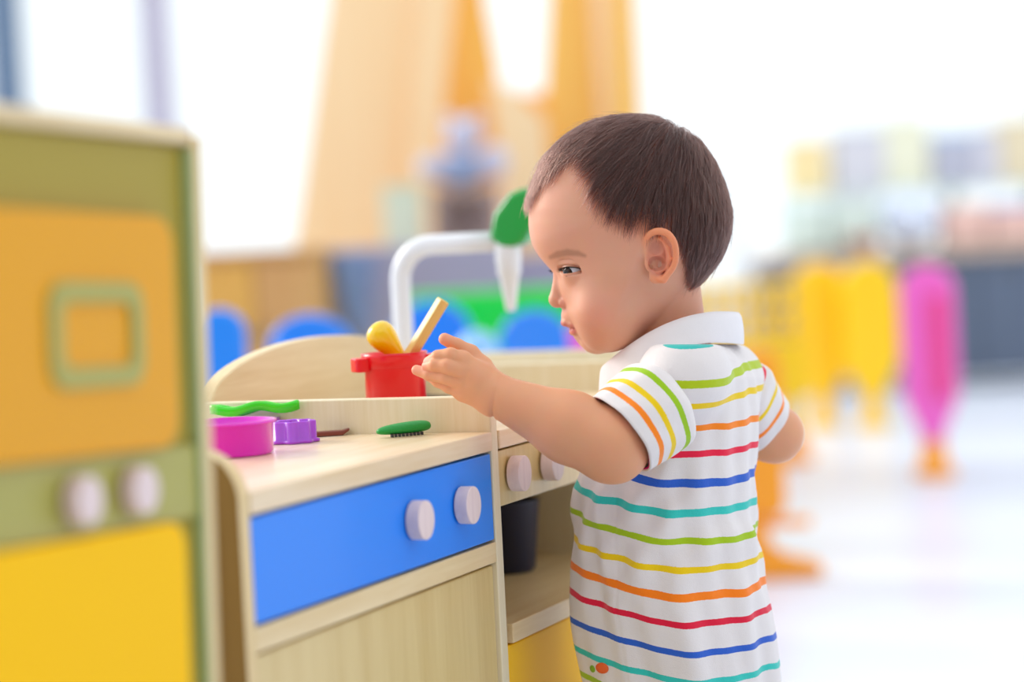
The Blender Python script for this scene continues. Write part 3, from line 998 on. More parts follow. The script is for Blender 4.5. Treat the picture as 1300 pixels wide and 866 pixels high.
def f_hand(p, H, k=5.0):
    pa = H['palm']
    d = chain(p, [x[0] for x in pa], [x[1] * 0.80 for x in pa], 8)
    # broaden the palm towards the little-finger side
    q = H['pinky'][0][0]; w = pa[0][0]
    d = smin(d, cap(p, w, q, 15.0, 8.2), 6)
    d = smin(d, cap(p, w, H['index'][0][0], 14.5, 8.4), 6)
    d = smin(d, cap(p, w, H['thumb'][0][0], 14.0, 10.0), 6)
    d = smin(d, cap(p, H['index'][0][0], q, 7.4, 6.8), 5)
    fg = None
    for n_ in ('index', 'middle', 'ring', 'pinky'):
        c = H[n_]
        x = chain(p, [v[0] for v in c], [v[1] for v in c], 2.0)
        # small fold at the joint
        fg = x if fg is None else smin(fg, x, 0.35)
    x = chain(p, [v[0] for v in H['thumb']], [v[1] for v in H['thumb']], 2.0)
    d = smin(d, fg, 2.4)
    for n_ in ('index', 'middle', 'ring', 'pinky'):      # shallow dimples over the knuckles
        kk = H[n_][0][0]
        d = d + 0.7 * np.exp(-(np.linalg.norm(p - kk - np.array([5.5, -8.0, 0]), axis=1) / 4.0) ** 2)
    d = smin(d, x, 3.2)
    return d
# right hand: same hand mirrored and carried to the other wrist (relaxed, behind the body)
def mirror_hand(H, w_src, w_dst):
    M3 = np.array([[-0.80, 0, 0.6], [0, -1, 0], [0.6, 0, 0.80]])
    return {k: [((v[0] - w_src) @ np.diag([1, -1, 1.0]) @ np.array([[0.9, 0.0, 0.43], [0, 1, 0], [-0.43, 0, 0.9]]) + w_dst, v[1]) for v in L] for k, L in H.items()}
HR = mirror_hand(HL, WR_L, WR_R)

def f_arm(p, S, E, Wr, rs=(30, 27.5, 27.5, 23.5, 16.8)):
    up = cap(p, S, E, rs[0], rs[1])
    mid = E + (Wr - E) * 0.35
    low = chain(p, [E, mid, Wr], [rs[2], rs[3], rs[4]], 10)
    return smin(up, low, 6)
def f_larm(p):
    d = f_arm(p, SH_L, EL_L, WR_L, (17, 29, 28.5, 27.5, 16.6))
    d = smin(d, sph(p, C(785, 575, -84), 19), 16)
    # crease ring at the chubby wrist
    return d
def f_rarm(p):
    d = f_arm(p, SH_R, EL_R, WR_R, (20, 24, 25, 22, 16))
    return d

# ---------- trunk: stacked ellipses, facing left and a little away
AL = math.radians(32)
TF = np.array([-math.cos(AL), math.sin(AL), 0])      # front
TL = np.array([-math.sin(AL), -math.cos(AL), 0])     # child's left
rowsT = [  # py, px centre, A (front-back), B (side), at depth
    (440, 868, 33, 40), (458, 871, 44, 58), (480, 871, 53, 70), (520, 864, 61, 74), (560, 856, 66, 76), (620, 845, 71, 78), (700, 848, 75, 80),
    (760, 851, 78, 82), (810, 858, 79, 82), (866, 866, 77, 81), (910, 870, 76, 81), (960, 872, 74, 80)]
TY0 = 28.0
rt = np.array(rowsT, float)
_sc = (D0 + TY0) / FPX
TZ = -(rt[:, 0] - 433) * _sc
TX = (rt[:, 1] - 650) * _sc
def f_stack(p, inset=0.0, ztop=None, zbot=None, wr=None):
    z = p[:, 2]
    zz = np.clip(z, TZ[-1], TZ[0])
    cx = np.interp(-zz, -TZ, TX); A = np.interp(-zz, -TZ, rt[:, 2]) - inset; B = np.interp(-zz, -TZ, rt[:, 3]) - inset
    q = np.stack([p[:, 0] - cx, p[:, 1] - TY0], 1)
    fa = q @ TF[:2]; fb = q @ TL[:2]
    e = 2.25
    r = (np.abs(fa / A) ** e + np.abs(fb / B) ** e) ** (1 / e)
    ang = np.arctan2(fb / B, fa / A)
    d = (r - 1) * np.minimum(A, B)
    if wr is not None: d = d - wr(ang, z, fa, fb)
    return d * 0.9, ang, fa, fb

def f_legs(p):
    d = None
    for s, hip, kn, an in ((1, C(845, 935, 5), C(838, 1130, 5), C(862, 1318, 12)), (-1, C(888, 935, 70), C(882, 1130, 72), C(902, 1300, 82))):
        x = smin(cap(p, hip, kn, 46, 32), chain(p, [kn, kn + (an - kn) * 0.35 + np.array([4, 0, 0]), an], [31, 29, 20], 8), 8)
        x = smin(x, cap(p, an + np.array([2, 0, -14]), an + np.array([-62, 10, -22]), 19, 14), 8)
        d = x if d is None else smin(d, x, 6)
    return d

NECK_A, NECK_B = C(846, 372, 27), C(853, 452, 30)
def f_body(p):
    out = np.full(len(p), 1e3)
    def part(fn, lo, hi, k, pad=16):
        lo = np.asarray(lo, float) - pad; hi = np.asarray(hi, float) + pad
        m = ((p > lo) & (p < hi)).all(1)
        # outside: distance to box (conservative)
        dv = np.maximum(np.maximum(lo - p, p - hi), 0)
        db = np.linalg.norm(dv, axis=1) + pad * 0.6
        x = db
        if m.any():
            x = db.copy(); x[m] = fn(p[m])
        return x
    hl, hh = C(655, 455, -60), C(935, 140, 100)
    head = part(f_head, (hl[0], -70, hl[2]), (hh[0], 125, hh[2]), 3)
    neck = part(lambda q: cap(q, NECK_A, NECK_B, 29.0, 31.5), NECK_B - 34, NECK_A + 34, 3)
    out = smin(head, neck, 2.5)
    tr = part(lambda q: np.maximum(f_stack(q, 7.0)[0], np.maximum(q[:, 2] - TZ[0], TZ[-1] - q[:, 2])), (TX.min() - 90, -70, TZ[-1]), (TX.max() + 90, 125, TZ[0] + 5), 8)
    out = smin(out, tr, 10)
    la = part(f_larm, (WR_L[0] - 5, -125, EL_L[2] - 40), (SH_L[0] + 35, -10, SH_L[2] + 35), 8)
    out = smin(out, la, 8)
    ra = part(f_rarm, (WR_R[0] - 20, 40, EL_R[2] - 35), (EL_R[0] + 35, 190, SH_R[2] + 35), 8)
    out = smin(out, ra, 8)
    c_l, c_h = C(515, 540, 0), C(640, 415, 0)
    ha = part(lambda q: f_hand(q, HL), (c_l[0], -110, c_l[2]), (c_h[0], -35, c_h[2]), 6)
    out = smin(out, ha, 6)
    hr = np.array([v[0] for L in HR.values() for v in L])
    hb = part(lambda q: f_hand(q, HR), hr.min(0) - 20, hr.max(0) + 20, 6)
    out = smin(out, hb, 6)
    for w_, e_, sg_ in ((WR_L, EL_L, 1), (WR_R, EL_R, 1)):      # chubby wrist fold
        ax_ = (e_ - w_) / np.linalg.norm(e_ - w_)
        v_ = p - w_ - ax_ * 1.0
        t_ = v_ @ ax_ + 0.18 * (p[:, 2] - w_[2])
        lo_ = np.clip(0.45 - (p[:, 2] - w_[2]) / 30, 0.15, 1)
        out = out + 1.9 * lo_ * np.exp(-(t_ / 1.7) ** 2) * (np.linalg.norm(v_, axis=1) < 30)
    lg = part(f_legs, (C(790, 0)[0], -60, C(0, 1350)[2]), (C(950, 0)[0], 135, C(0, 890)[2]), 8)
    out = smin(out, lg, 10)
    return out

# ---------- materials
def skin_material():
    m = bpy.data.materials.new('skin')
    m.use_nodes = True
    nt = m.node_tree
    b = nt.nodes['Principled BSDF']
    at = nt.nodes.new('ShaderNodeAttribute'); at.attribute_name = 'pigment'
    n = nt.nodes.new('ShaderNodeTexNoise'); n.inputs['Scale'].default_value = 60; n.inputs['Detail'].default_value = 5
    tc = nt.nodes.new('ShaderNodeTexCoord')
    nt.links.new(tc.outputs['Object'], n.inputs['Vector'])
    mx = nt.nodes.new('ShaderNodeMix'); mx.data_type = 'RGBA'; mx.blend_type = 'MULTIPLY'
    mx.inputs[0].default_value = 0.10
    nt.links.new(at.outputs['Color'], mx.inputs[6])
    nt.links.new(n.outputs['Color'], mx.inputs[7])
    nt.links.new(mx.outputs[2], b.inputs['Base Color'])
    b.inputs['Subsurface Weight'].default_value = 0.35
    b.inputs['Subsurface Scale'].default_value = 0.006
    b.inputs['Subsurface Radius'].default_value = (1.0, 0.35, 0.18)
    b.inputs['Roughness'].default_value = 0.48
    b.inputs['Specular IOR Level'].default_value = 0.38
    n2 = nt.nodes.new('ShaderNodeTexNoise'); n2.inputs['Scale'].default_value = 900
    nt.links.new(tc.outputs['Object'], n2.inputs['Vector'])
    bp = nt.nodes.new('ShaderNodeBump'); bp.inputs['Strength'].default_value = 0.06; bp.inputs['Distance'].default_value = 0.001
    nt.links.new(n2.outputs['Fac'], bp.inputs['Height'])
    nt.links.new(bp.outputs['Normal'], b.inputs['Normal'])
    return m
M_skin = skin_material()

SK_BASE = np.array(srgb('#DFA58A')[:3]); SK_ARM = np.array(srgb('#F2AE84')[:3])
def lin(h): return np.array(srgb(h)[:3])
hair_poly = [(650, 236), (680, 240), (688, 236), (695, 228), (708, 213), (730, 199), (748, 192), (753, 205), (757, 232), (768, 254), (788, 275), (812, 290), (830, 292), (856, 298), (864, 312), (868, 330), (875, 350), (881, 356), (900, 356), (960, 300), (960, 120), (650, 120)]
hp_mm = np.array([hmid(*p) for p in hair_poly])
# same outline for both sides, measured on the near side at its usual lateral offset
def hair_mask(p):
    a, b, z = to_head(p)
    ab = np.abs(b)
    # where the near-side point falls in the photo
    s = HS - ab * math.cos(YAW) / FPX
    px = 650 + (a * math.cos(YAW) + ab * math.sin(YAW) + HC[0]) / s
    py = 433 - (z + HC[2]) / s
    return poly_sd(np.stack([px, py], 1), np.array(hair_poly, float)) * HS

def fall(d, w): return np.clip(1 - d / w, 0, 1) ** 1.5
def pigment(p):
    n = len(p)
    col = np.tile(SK_BASE, (n, 1))
    a, b, z = to_head(p)
    ab = np.abs(b)
    Q = np.stack([a, ab, z], 1)
    def mixc(c, w):
        nonlocal col
        col = col * (1 - w[:, None]) + c * w[:, None]
    mid = lambda px, py, bb=0.0: np.array([((px - 800) * HS - bb * math.sin(YAW)) / math.cos(YAW), bb, -(py - 300) * HS])
    headm = (z > -105) & (np.linalg.norm(Q[:, [0, 2]], axis=1) < 125) & (ab < 85)
    h = headm.astype(float)
    mixc(lin('#EE9A84'), 0.35 * fall(sph(Q, NP(757, 398, 48), 6), 22) * h)          # cheek
    lipd = np.minimum(chain(Q, [mid(714.5, 411.5, 0), mid(719.5, 412.0, 5), mid(727, 413.2, 11), mid(735.5, 415, 15.5)], [2.6, 2.6, 1.9, 1.0]),
                      chain(Q, [mid(727, 419.5, 0), mid(728.6, 419.5, 6), mid(733, 418, 11.5), mid(736, 416.3, 15)], [2.7, 2.6, 1.9, 0.8]))
    mixc(lin('#D0736E'), 0.85 * fall(lipd - 0.3, 1.5) * h)
    mixc(lin('#E58F7C'), 0.45 * fall(sph(Q, NP(716, 386, 8), 3), 8) * h)            # nose wing
    s_ = HS - ab * math.cos(YAW) / FPX
    ip = np.stack([650 + (a * math.cos(YAW) + ab * math.sin(YAW) + HC[0]) / s_, 433 - (z + HC[2]) / s_, 0 * a], 1)
    bp_ = [np.array([x, y, 0.0]) for x, y in ((699, 327), (708, 323.5), (720, 321), (733, 322), (742, 325))]
    br = chain(ip, bp_, [1.2, 2.6, 2.6, 1.8, 0.4], 1)
    mixc(lin('#80563F'), 0.45 * fall(br, 4.0) * h * (ab > 6))                                  # brow
    mixc(lin('#E0907C'), 0.5 * fall(sph(Q, NP(733, 349, 30), 1), 6) * h)            # eye corner
    earm = np.array([(np.abs(a - 25) < 40) & (np.abs(z + 17) < 40) & (ab > 62)])[0]
    mixc(lin('#F59058'), 0.6 * np.clip((ab - 64) / 4, 0, 1) * earm)
    mixc(lin('#C9796A'), 0.55 * fall(ell(Q, NP(835, 328, 66), (8, 9, 14)), 3) * earm)
    hm = hair_mask(p)
    mixc(lin('#7A5147'), 0.85 * np.clip((hm + 2.5) / 8, 0, 1) * h * (~earm))  # scalp tint: stubble colour with shade under the hair painted in
    mixc(lin('#E9A678'), 0.7 * (1 - h) * np.ones(n))
    # hands: rosier fingertips
    for L in HL.values():
        tip = L[-1][0]
        mixc(lin('#F3A08E'), 0.5 * fall(sph(p, tip, 3), 8))
    return col

base_pt = to_world([C(868, 1352, 40)])[0]
base_pt[2] = 0.0
kid = empty('person', tuple(base_pt), 0, 'toddler in a rainbow striped polo shirt reaching over the play kitchen', 'person')

t1 = time.time()
lo = (C(515, 0)[0] - 5, -135, C(0, 1372)[2]); hi = (C(1035, 0)[0] + 30, 205, C(0, 140)[2])
P, Fc = mesh_field(f_body, lo, hi, VOX)
print('body', len(P), 'verts', round(time.time() - t1, 1), 's')
body = make_mesh('body', P, Fc, base_pt, M_skin, kid, {'pigment': pigment(P)})
BODYP = P

# ---------- eyes
def eye_material():
    m = bpy.data.materials.new('eye')
    m.use_nodes = True
    nt = m.node_tree
    b = nt.nodes['Principled BSDF']
    at = nt.nodes.new('ShaderNodeAttribute'); at.attribute_name = 'gaze'
    r = nt.nodes.new('ShaderNodeValToRGB')
    els = [(0.0, '#0A0504'), (0.26, '#0A0504'), (0.30, '#3A1C0E'), (0.50, '#241008'), (0.56, '#140A06'), (0.60, '#CFD4E2'), (1.0, '#C8C4CC')]
    r.color_ramp.elements[0].position = 0; r.color_ramp.elements[0].color = srgb(els[0][1])
    r.color_ramp.elements[1].position = 1; r.color_ramp.elements[1].color = srgb(els[-1][1])
    for pos, c in els[1:-1]:
        e = r.color_ramp.elements.new(pos); e.color = srgb(c)
    nt.links.new(at.outputs['Fac'], r.inputs['Fac'])
    nt.links.new(r.outputs['Color'], b.inputs['Base Color'])
    b.inputs['Roughness'].default_value = 0.09
    b.inputs['Specular IOR Level'].default_value = 0.35
    return m
M_eye = eye_material()
M_lash = mat('eyelash', '#1E1210', 0.6)
M_lid = M_skin
for s in (1, -1):
    c = EYE[s]
    g = -HA * 0.76 + HB * s * 0.52 - HZ * 0.26
    if s == -1: g = -HA * 0.90 + HB * 0.22 - HZ * 0.26
    g = g / np.linalg.norm(g)
    th = np.linspace(0, math.pi, 40); ph = np.linspace(0, 2 * math.pi, 49)[:-1]
    x1 = np.cross(g, HZ); x1 /= np.linalg.norm(x1); x2 = np.cross(g, x1)
    rr = ER + 0.9 * np.clip(1 - (th / 0.62) ** 2, 0, 1) ** 1.0
    rows = np.array([[c + rr[i] * (g * math.cos(t) + (x1 * math.cos(q) + x2 * math.sin(q)) * math.sin(t)) for q in ph] for i, t in enumerate(th)])
    P2, F2 = grid_mesh(rows, closed_v=True)
    gz = np.repeat(th, len(ph)) / 1.0
    e_o = make_mesh('eye', P2, F2, base_pt, M_eye, kid, {'gaze': np.clip(gz, 0, 1)})
    # eyelids: spherical shells over the ball, edge follows the lid line
    fwd = -HA * 0.76 + HB * s * 0.65; fwd /= np.linalg.norm(fwd)     # lid opening faces out and forward
    side = np.cross(HZ, fwd) * s                                    # towards the inner corner for +, adjusted below
    if side @ HB * s > 0: side = -side                              # inner corner is medial
    def lid(edge_fn, far_el, nm, rad, colr, m_=None):
        az = np.linspace(-1.32, 1.32, 57)
        rows = []
        for A_ in az:
            e0 = edge_fn(A_)
            col_ = []
            for t in np.linspace(0, 1, 17):
                el_ = e0 + (far_el(A_) - e0) * t
                d_ = (fwd * math.cos(A_) + side * math.sin(A_)) * math.cos(el_) + HZ * math.sin(el_)
                rr_ = rad + (0.0 if t > 0 else 0.0) - 0.55 * max(0, t - 0.6) / 0.4
                col_.append(c + d_ * rr_)
            # thickness: lid margin turns in to the ball
            d_ = (fwd * math.cos(A_) + side * math.sin(A_)) * math.cos(e0) + HZ * math.sin(e0)
            col_.insert(0, c + d_ * (ER - 0.1))
            rows.append(col_)
        P3, F3 = grid_mesh(rows)
        return make_mesh(nm, P3, F3, base_pt, m_ or M_lid, kid, {'pigment': np.tile(colr, (len(P3), 1))})
    W_ = 1.12
    up = lambda A_: 0.27 * math.sqrt(max(0, 1 - (A_ / W_) ** 2)) - 0.045 * A_ - 0.02
    dn = lambda A_: -0.20 * max(0, 1 - (A_ / W_) ** 2) ** 0.75 - 0.045 * A_ - 0.02
    lid(up, lambda A_: 0.56, 'upper_eyelid', ER + 0.95, SK_BASE * np.array([0.98, 0.92, 0.92]))
    lid(dn, lambda A_: -0.52, 'lower_eyelid', ER + 0.9, SK_BASE * np.array([1.0, 0.90, 0.90]))
    # lashes
    bm = bmesh.new()
    for i in range(34):
        A_ = -1.0 + 2.05 * i / 33
        e0 = up(A_)
        d0 = (fwd * math.cos(A_) + side * math.sin(A_)) * math.cos(e0) + HZ * math.sin(e0)
        d1 = (fwd * math.cos(A_ * 1.12) + side * math.sin(A_ * 1.12)) * math.cos(e0 - 0.30) + HZ * math.sin(e0 - 0.30)
        p0 = c + d0 * (ER + 0.9); L_ = 4.6 + 1.2 * math.sin(i * 2.3)
        p1 = p0 + (d1 * 0.85 - HZ * 0.30) * L_ * 0.5
        p2 = p1 + (d1 * 0.80 + HZ * 0.22) * L_ * 0.6
        w = to_world(np.array([p0, p1, p2])) - base_pt
        tube([tuple(x) for x in w], [0.00022, 0.00016, 0.00004], 4, bm)
    # dark lash root line
    ln = []
    for i in range(25):
        A_ = -1.08 + 2.16 * i / 24
        e0 = up(A_) - 0.01
        ln.append(c + ((fwd * math.cos(A_) + side * math.sin(A_)) * math.cos(e0) + HZ * math.sin(e0)) * (ER + 0.95))
    w = to_world(np.array(ln)) - base_pt
    tube([tuple(x) for x in w], [0.0003 + 0.0003 * i / 24 for i in range(25)], 6, bm)
    obj('eyelashes', bm, M_lash, kid)

# ---------- hair
def hair_strands(N=26000):
    M_ = bpy.data.materials.new('hair')
    M_.use_nodes = True
    nt = M_.node_tree
    nt.nodes.remove(nt.nodes['Principled BSDF'])
    b = nt.nodes.new('ShaderNodeBsdfHairPrincipled')
    b.parametrization = 'COLOR'
    info = nt.nodes.new('ShaderNodeAttribute'); info.attribute_name = 'tone'
    r = nt.nodes.new('ShaderNodeValToRGB')
    r.color_ramp.elements[0].color = srgb('#170A0A'); r.color_ramp.elements[1].color = srgb('#583830')
    nt.links.new(info.outputs['Fac'], r.inputs['Fac'])
    nt.links.new(r.outputs['Color'], b.inputs['Color'])
    b.inputs['Roughness'].default_value = 0.32
    b.inputs['Radial Roughness'].default_value = 0.5
    nt.links.new(b.outputs[0], nt.nodes['Material Output'].inputs['Surface'])
    hm = hair_mask(BODYP)
    a, bb, z = to_head(BODYP)
    ok = (hm > -1.0) & (np.abs(bb) < 80) & (z > -45) & ~((np.abs(a - 25) < 40) & (np.abs(z + 17) < 36) & (np.abs(bb) > 63.0))
    cand = BODYP[ok]; hmc = hm[ok]
    front = np.clip((-(cand - HC) @ HA - 10) / 50, 0, 1)         # thinner towards the forehead
    pr = np.clip(0.25 + hmc / 9, 0.12, 1) * (1 + 0.2 * front)
    idx = RNG.choice(len(cand), N, replace=True, p=pr / pr.sum())
    R0 = cand[idx] + RNG.normal(0, 0.5, (N, 3))
    fh = lambda q: f_head(q, hair=True)
    whorl = HC + HA * 38 + HZ * 84
    NSEG = 9
    Ls = RNG.uniform(0.75, 1.15, N) * 34
    depth = RNG.uniform(0, 1.12, N) ** 0.8
    fly = (RNG.uniform(0, 1, N) < 0.018) & (hmc[idx] > 6)
    hA = (R0 - HC) @ HA; hB = (R0 - HC) @ HB
    frontf = np.clip((-hA - 0) / 45, 0, 1)
    Ls *= 1.0 - 0.15 * np.clip(hA / 60, 0, 1)
    Ls *= 1 + 0.15 * frontf
    Ls = np.minimum(Ls, np.clip(hmc[idx] + 9 + 14 * frontf, 6, 60) * RNG.uniform(0.75, 1.25, N))
    Ls = np.where(fly, Ls * 1.25, Ls)
    jit = RNG.normal(0, 0.10, (N, 3)) * np.where(fly, 3.0, 1.0)[:, None]
    clump = np.sin(R0[:, 0] * 0.35 + 2 * np.sin(R0[:, 2] * 0.2)) * 0.16
    pts = np.empty((N, NSEG, 3))
    p = R0.copy()
    # start on the surface
    g, gl = grad(fh, p); p = p - g * (fh(p))[:, None]
    pts[:, 0] = p
    dirp = None
    for k in range(1, NSEG):
        g, gl = grad(fh, p, 1.0)
        away = p - whorl
        away = away - (away * g).sum(1, keepdims=True) * g
        away /= np.linalg.norm(away, axis=1, keepdims=True) + 1e-6
        dn_ = np.tile(-HZ, (N, 1)); dn_ = dn_ - (dn_ * g).sum(1, keepdims=True) * g
        # on the front quarter the fringe is combed forward and down to the near side
        fw = np.tile(-HA * 0.9 + HB * 0.25 - HZ * 0.4, (N, 1)); fw = fw - (fw * g).sum(1, keepdims=True) * g
        bk = np.tile(HA * 0.55 - HZ * 0.6, (N, 1)); bk = bk - (bk * g).sum(1, keepdims=True) * g
        a_ = (p - HC) @ HA; z_ = (p - HC) @ HZ
        wf = np.clip((-a_ + 5) / 40, 0, 1) * np.clip((z_ - 10) / 30, 0, 1)
        wside = np.clip((55 - z_) / 45, 0, 1)
        wb = np.clip((a_ - (-15)) / 30, 0, 1) * wside
        d = away * 0.9 + dn_ * (0.25 + 0.9 * wside[:, None]) + fw * (wf * 0.9)[:, None] + bk * (0.5 * wb)[:, None] + jit
        side = np.cross(g, d)
        d = d + side * clump[:, None]
        d /= np.linalg.norm(d, axis=1, keepdims=True) + 1e-6
        if dirp is not None:
            d = dirp * 0.45 + d * 0.55
            d /= np.linalg.norm(d, axis=1, keepdims=True) + 1e-6
        dirp = d
        p = p + d * (Ls / (NSEG - 1))[:, None]
        tgt = (0.5 + 3.9 * depth) * np.sin(min(1, k / (NSEG - 1) * 1.7) * math.pi / 2)
        if k > NSEG - 4: tgt = tgt * 0.92
        tgt = np.where(fly, tgt + 4.5 * (k / (NSEG - 1)) ** 2, tgt)
        p = p + g * (tgt - fh(p))[:, None] * 0.7
        pts[:, k] = p
    cu = bpy.data.hair_curves.new('hair')
    cu.add_curves([NSEG] * N)
    wp = (to_world(pts.reshape(-1, 3)) - base_pt).astype(np.float32)
    cu.attributes['position'].data.foreach_set('vector', wp.ravel()) if 'position' in cu.attributes else cu.points.foreach_set('position', wp.ravel())
    rad = cu.attributes.get('radius') or cu.attributes.new('radius', 'FLOAT', 'POINT')
    prof = np.array([1, 1, 1, 0.95, 0.9, 0.8, 0.65, 0.45, 0.15]) * 0.000135
    rad.data.foreach_set('value', np.tile(prof, N).astype(np.float32))
    tn = cu.attributes.new('tone', 'FLOAT', 'CURVE')
    tone = np.clip(RNG.normal(0.32, 0.20, N) + 0.15 * frontf, 0, 1)
    tn.data.foreach_set('value', tone.astype(np.float32))
    cu.materials.append(M_)
    o = bpy.data.objects.new('hair', cu)
    COL.objects.link(o); o.parent = kid
    o['kind'] = 'stuff'
    o['label'] = 'short fine dark brown hair'
    return o
t1 = time.time()
hair_strands()
print('hair', round(time.time() - t1, 1))

# ---------- polo shirt
STR = ['#F4BFC6', '#2FC4BC', '#B4CC1C', '#F2CE10', '#FF8A1E', '#EE2448', '#2E62CC', '#36C8BE', '#A6C81C', '#F2CE10', '#FF8A1E', '#E31C40', '#2E62CC', '#36C8BE', '#A6C81C', '#F2CE10']
def cloth_material(name, stripes, width, white='#E9E4E4'):
    """stripes: list of (centre, colour) along the attribute 'run' in mm"""
    m = bpy.data.materials.new(name)
    m.use_nodes = True
    nt = m.node_tree
    b = nt.nodes['Principled BSDF']
    b.inputs['Roughness'].default_value = 0.85
    b.inputs['Specular IOR Level'].default_value = 0.2
    b.inputs['Sheen Weight'].default_value = 0.25
    tc = nt.nodes.new('ShaderNodeTexCoord')
    if stripes:
        at = nt.nodes.new('ShaderNodeAttribute'); at.attribute_name = 'run'
        nz_ = nt.nodes.new('ShaderNodeTexNoise'); nz_.inputs['Scale'].default_value = 900
        nt.links.new(tc.outputs['Object'], nz_.inputs['Vector'])
        ma = nt.nodes.new('ShaderNodeMath'); ma.operation = 'MULTIPLY_ADD'; ma.inputs[1].default_value = 0.9
        nt.links.new(nz_.outputs['Fac'], ma.inputs[0]); nt.links.new(at.outputs['Fac'], ma.inputs[2])
        lo_, hi_ = stripes[0][0] - 20, stripes[-1][0] + 20
        mr = nt.nodes.new('ShaderNodeMapRange')
        mr.inputs['From Min'].default_value = lo_ + 0.45; mr.inputs['From Max'].default_value = hi_ + 0.45
        nt.links.new(ma.outputs[0], mr.inputs['Value'])
        r = nt.nodes.new('ShaderNodeValToRGB'); r.color_ramp.interpolation = 'CONSTANT'
        r.color_ramp.elements[0].position = 0; r.color_ramp.elements[0].color = srgb(white)
        r.color_ramp.elements[1].position = 1; r.color_ramp.elements[1].color = srgb(white)
        for c_, h_ in stripes:
            e = r.color_ramp.elements.new((c_ - width / 2 - lo_) / (hi_ - lo_)); e.color = srgb(h_)
            e = r.color_ramp.elements.new((c_ + width / 2 - lo_) / (hi_ - lo_)); e.color = srgb(white)
        nt.links.new(mr.outputs['Result'], r.inputs['Fac'])
        nt.links.new(r.outputs['Color'], b.inputs['Base Color'])
    else:
        b.inputs['Base Color'].default_value = srgb(white)
    # knit relief
    vo_ = nt.nodes.new('ShaderNodeTexVoronoi'); vo_.inputs['Scale'].default_value = 1400
    n3 = nt.nodes.new('ShaderNodeTexNoise'); n3.inputs['Scale'].default_value = 90; n3.inputs['Detail'].default_value = 4
    nt.links.new(tc.outputs['Object'], vo_.inputs['Vector']); nt.links.new(tc.outputs['Object'], n3.inputs['Vector'])
    ad = nt.nodes.new('ShaderNodeMath'); ad.operation = 'MULTIPLY_ADD'; ad.inputs[1].default_value = 0.25
    nt.links.new(vo_.outputs['Distance'], ad.inputs[0]); nt.links.new(n3.outputs['Fac'], ad.inputs[2])
    mp_ = nt.nodes.new('ShaderNodeMapping'); mp_.inputs['Scale'].default_value = (1.0, 1.0, 0.45)
    mp_.inputs['Rotation'].default_value = (0, 0.3, 0)
    nt.links.new(tc.outputs['Object'], mp_.inputs['Vector'])
    n4 = nt.nodes.new('ShaderNodeTexNoise'); n4.inputs['Scale'].default_value = 34; n4.inputs['Detail'].default_value = 2
    nt.links.new(mp_.outputs['Vector'], n4.inputs['Vector'])
    ad2 = nt.nodes.new('ShaderNodeMath'); ad2.operation = 'MULTIPLY_ADD'; ad2.inputs[1].default_value = 5.0
    nt.links.new(n4.outputs['Fac'], ad2.inputs[0]); nt.links.new(ad.outputs[0], ad2.inputs[2])
    bp = nt.nodes.new('ShaderNodeBump'); bp.inputs['Strength'].default_value = 0.35; bp.inputs['Distance'].default_value = 0.0015
    nt.links.new(ad2.outputs[0], bp.inputs['Height']); nt.links.new(bp.outputs['Normal'], b.inputs['Normal'])
    return m

def wr(ang, z, fa, fb):
    # soft folds in the cloth: vertical drapes, pull lines from the armpit, a crease under the arm
    low = np.clip((-z - 90) / 140, 0, 1)
    w = 2.0 * np.sin(ang * 5 + z * 0.016 + 1.2) * low
    w += 1.3 * np.sin(ang * 9 - z * 0.028 + 0.6 * np.sin(z * 0.05)) * np.clip(low, 0.2, 1)
    # pull folds running down and back from the armpit
    w += 1.5 * np.sin((z * 0.75 + 1.0 * fa) * 0.15 + 1.1 * np.sin(ang * 2)) * np.exp(-((z + 150) / 55) ** 2)
    w += 2.2 * np.exp(-((fa - 24 - (z + 130) * 0.12) / 7) ** 2) * np.clip((-z - 110) / 30, 0, 1) * np.clip((z + 230) / 50, 0, 1) * (fb > 0)
    w -= 1.2 * np.exp(-((fa + 40 + 5 * np.sin(z * 0.03)) / 6) ** 2) * np.clip((30 - fb) / 20, 0, 1) * np.clip((z + 130) / 50, 0, 1)
    w += 0.7 * np.sin(ang * 17 + z * 0.02)
    w = w * 1.35
    return w
SEAM_B = math.radians(90)
def f_shirt(p):
    d, ang, fa, fb = f_stack(p, 0.0, wr=wr)
    # shoulders
    d = smin(d, cap(p, C(880, 468, -30), C(905, 466, 62), 26, 26), 22)
    d = smin(d, sph(p, C(866, 480, -42), 36), 16)
    d = smin(d, sph(p, C(925, 482, 70), 30), 16)
    # side seam groove
    seam = np.abs((ang - 1.50) * 70)
    d = d + 0.55 * np.exp(-(seam / 1.1) ** 2) * (p[:, 2] < -110)
    ztop = p[:, 2] - (TZ[0] + 2)
    d = smax(d, ztop, 4)
    # open hem
    zb = C(0, 903)[2]
    inner = f_stack(p, 2.6, wr=wr)[0]
    d = smax(d, zb - p[:, 2], 1.0)
    d = smax(d, -smax(inner, p[:, 2] - (zb + 14), 2.0), 1.0)
    return d
t1 = time.time()
shirt = empty('polo_shirt', (0, 0, 0)); shirt.parent = kid
bx0 = TX.min() - 100
P, Fc = mesh_field(f_shirt, (bx0, -95, C(0, 912)[2]), (TX.max() + 115, 145, C(0, 425)[2]), 2.0)
q = P - np.array([0, TY0, 0])
cx = np.interp(-P[:, 2], -TZ, TX)
fa_ = (P[:, 0] - cx) * TF[0] + (P[:, 1] - TY0) * TF[1]
fb_ = (P[:, 0] - cx) * TL[0] + (P[:, 1] - TY0) * TL[1]
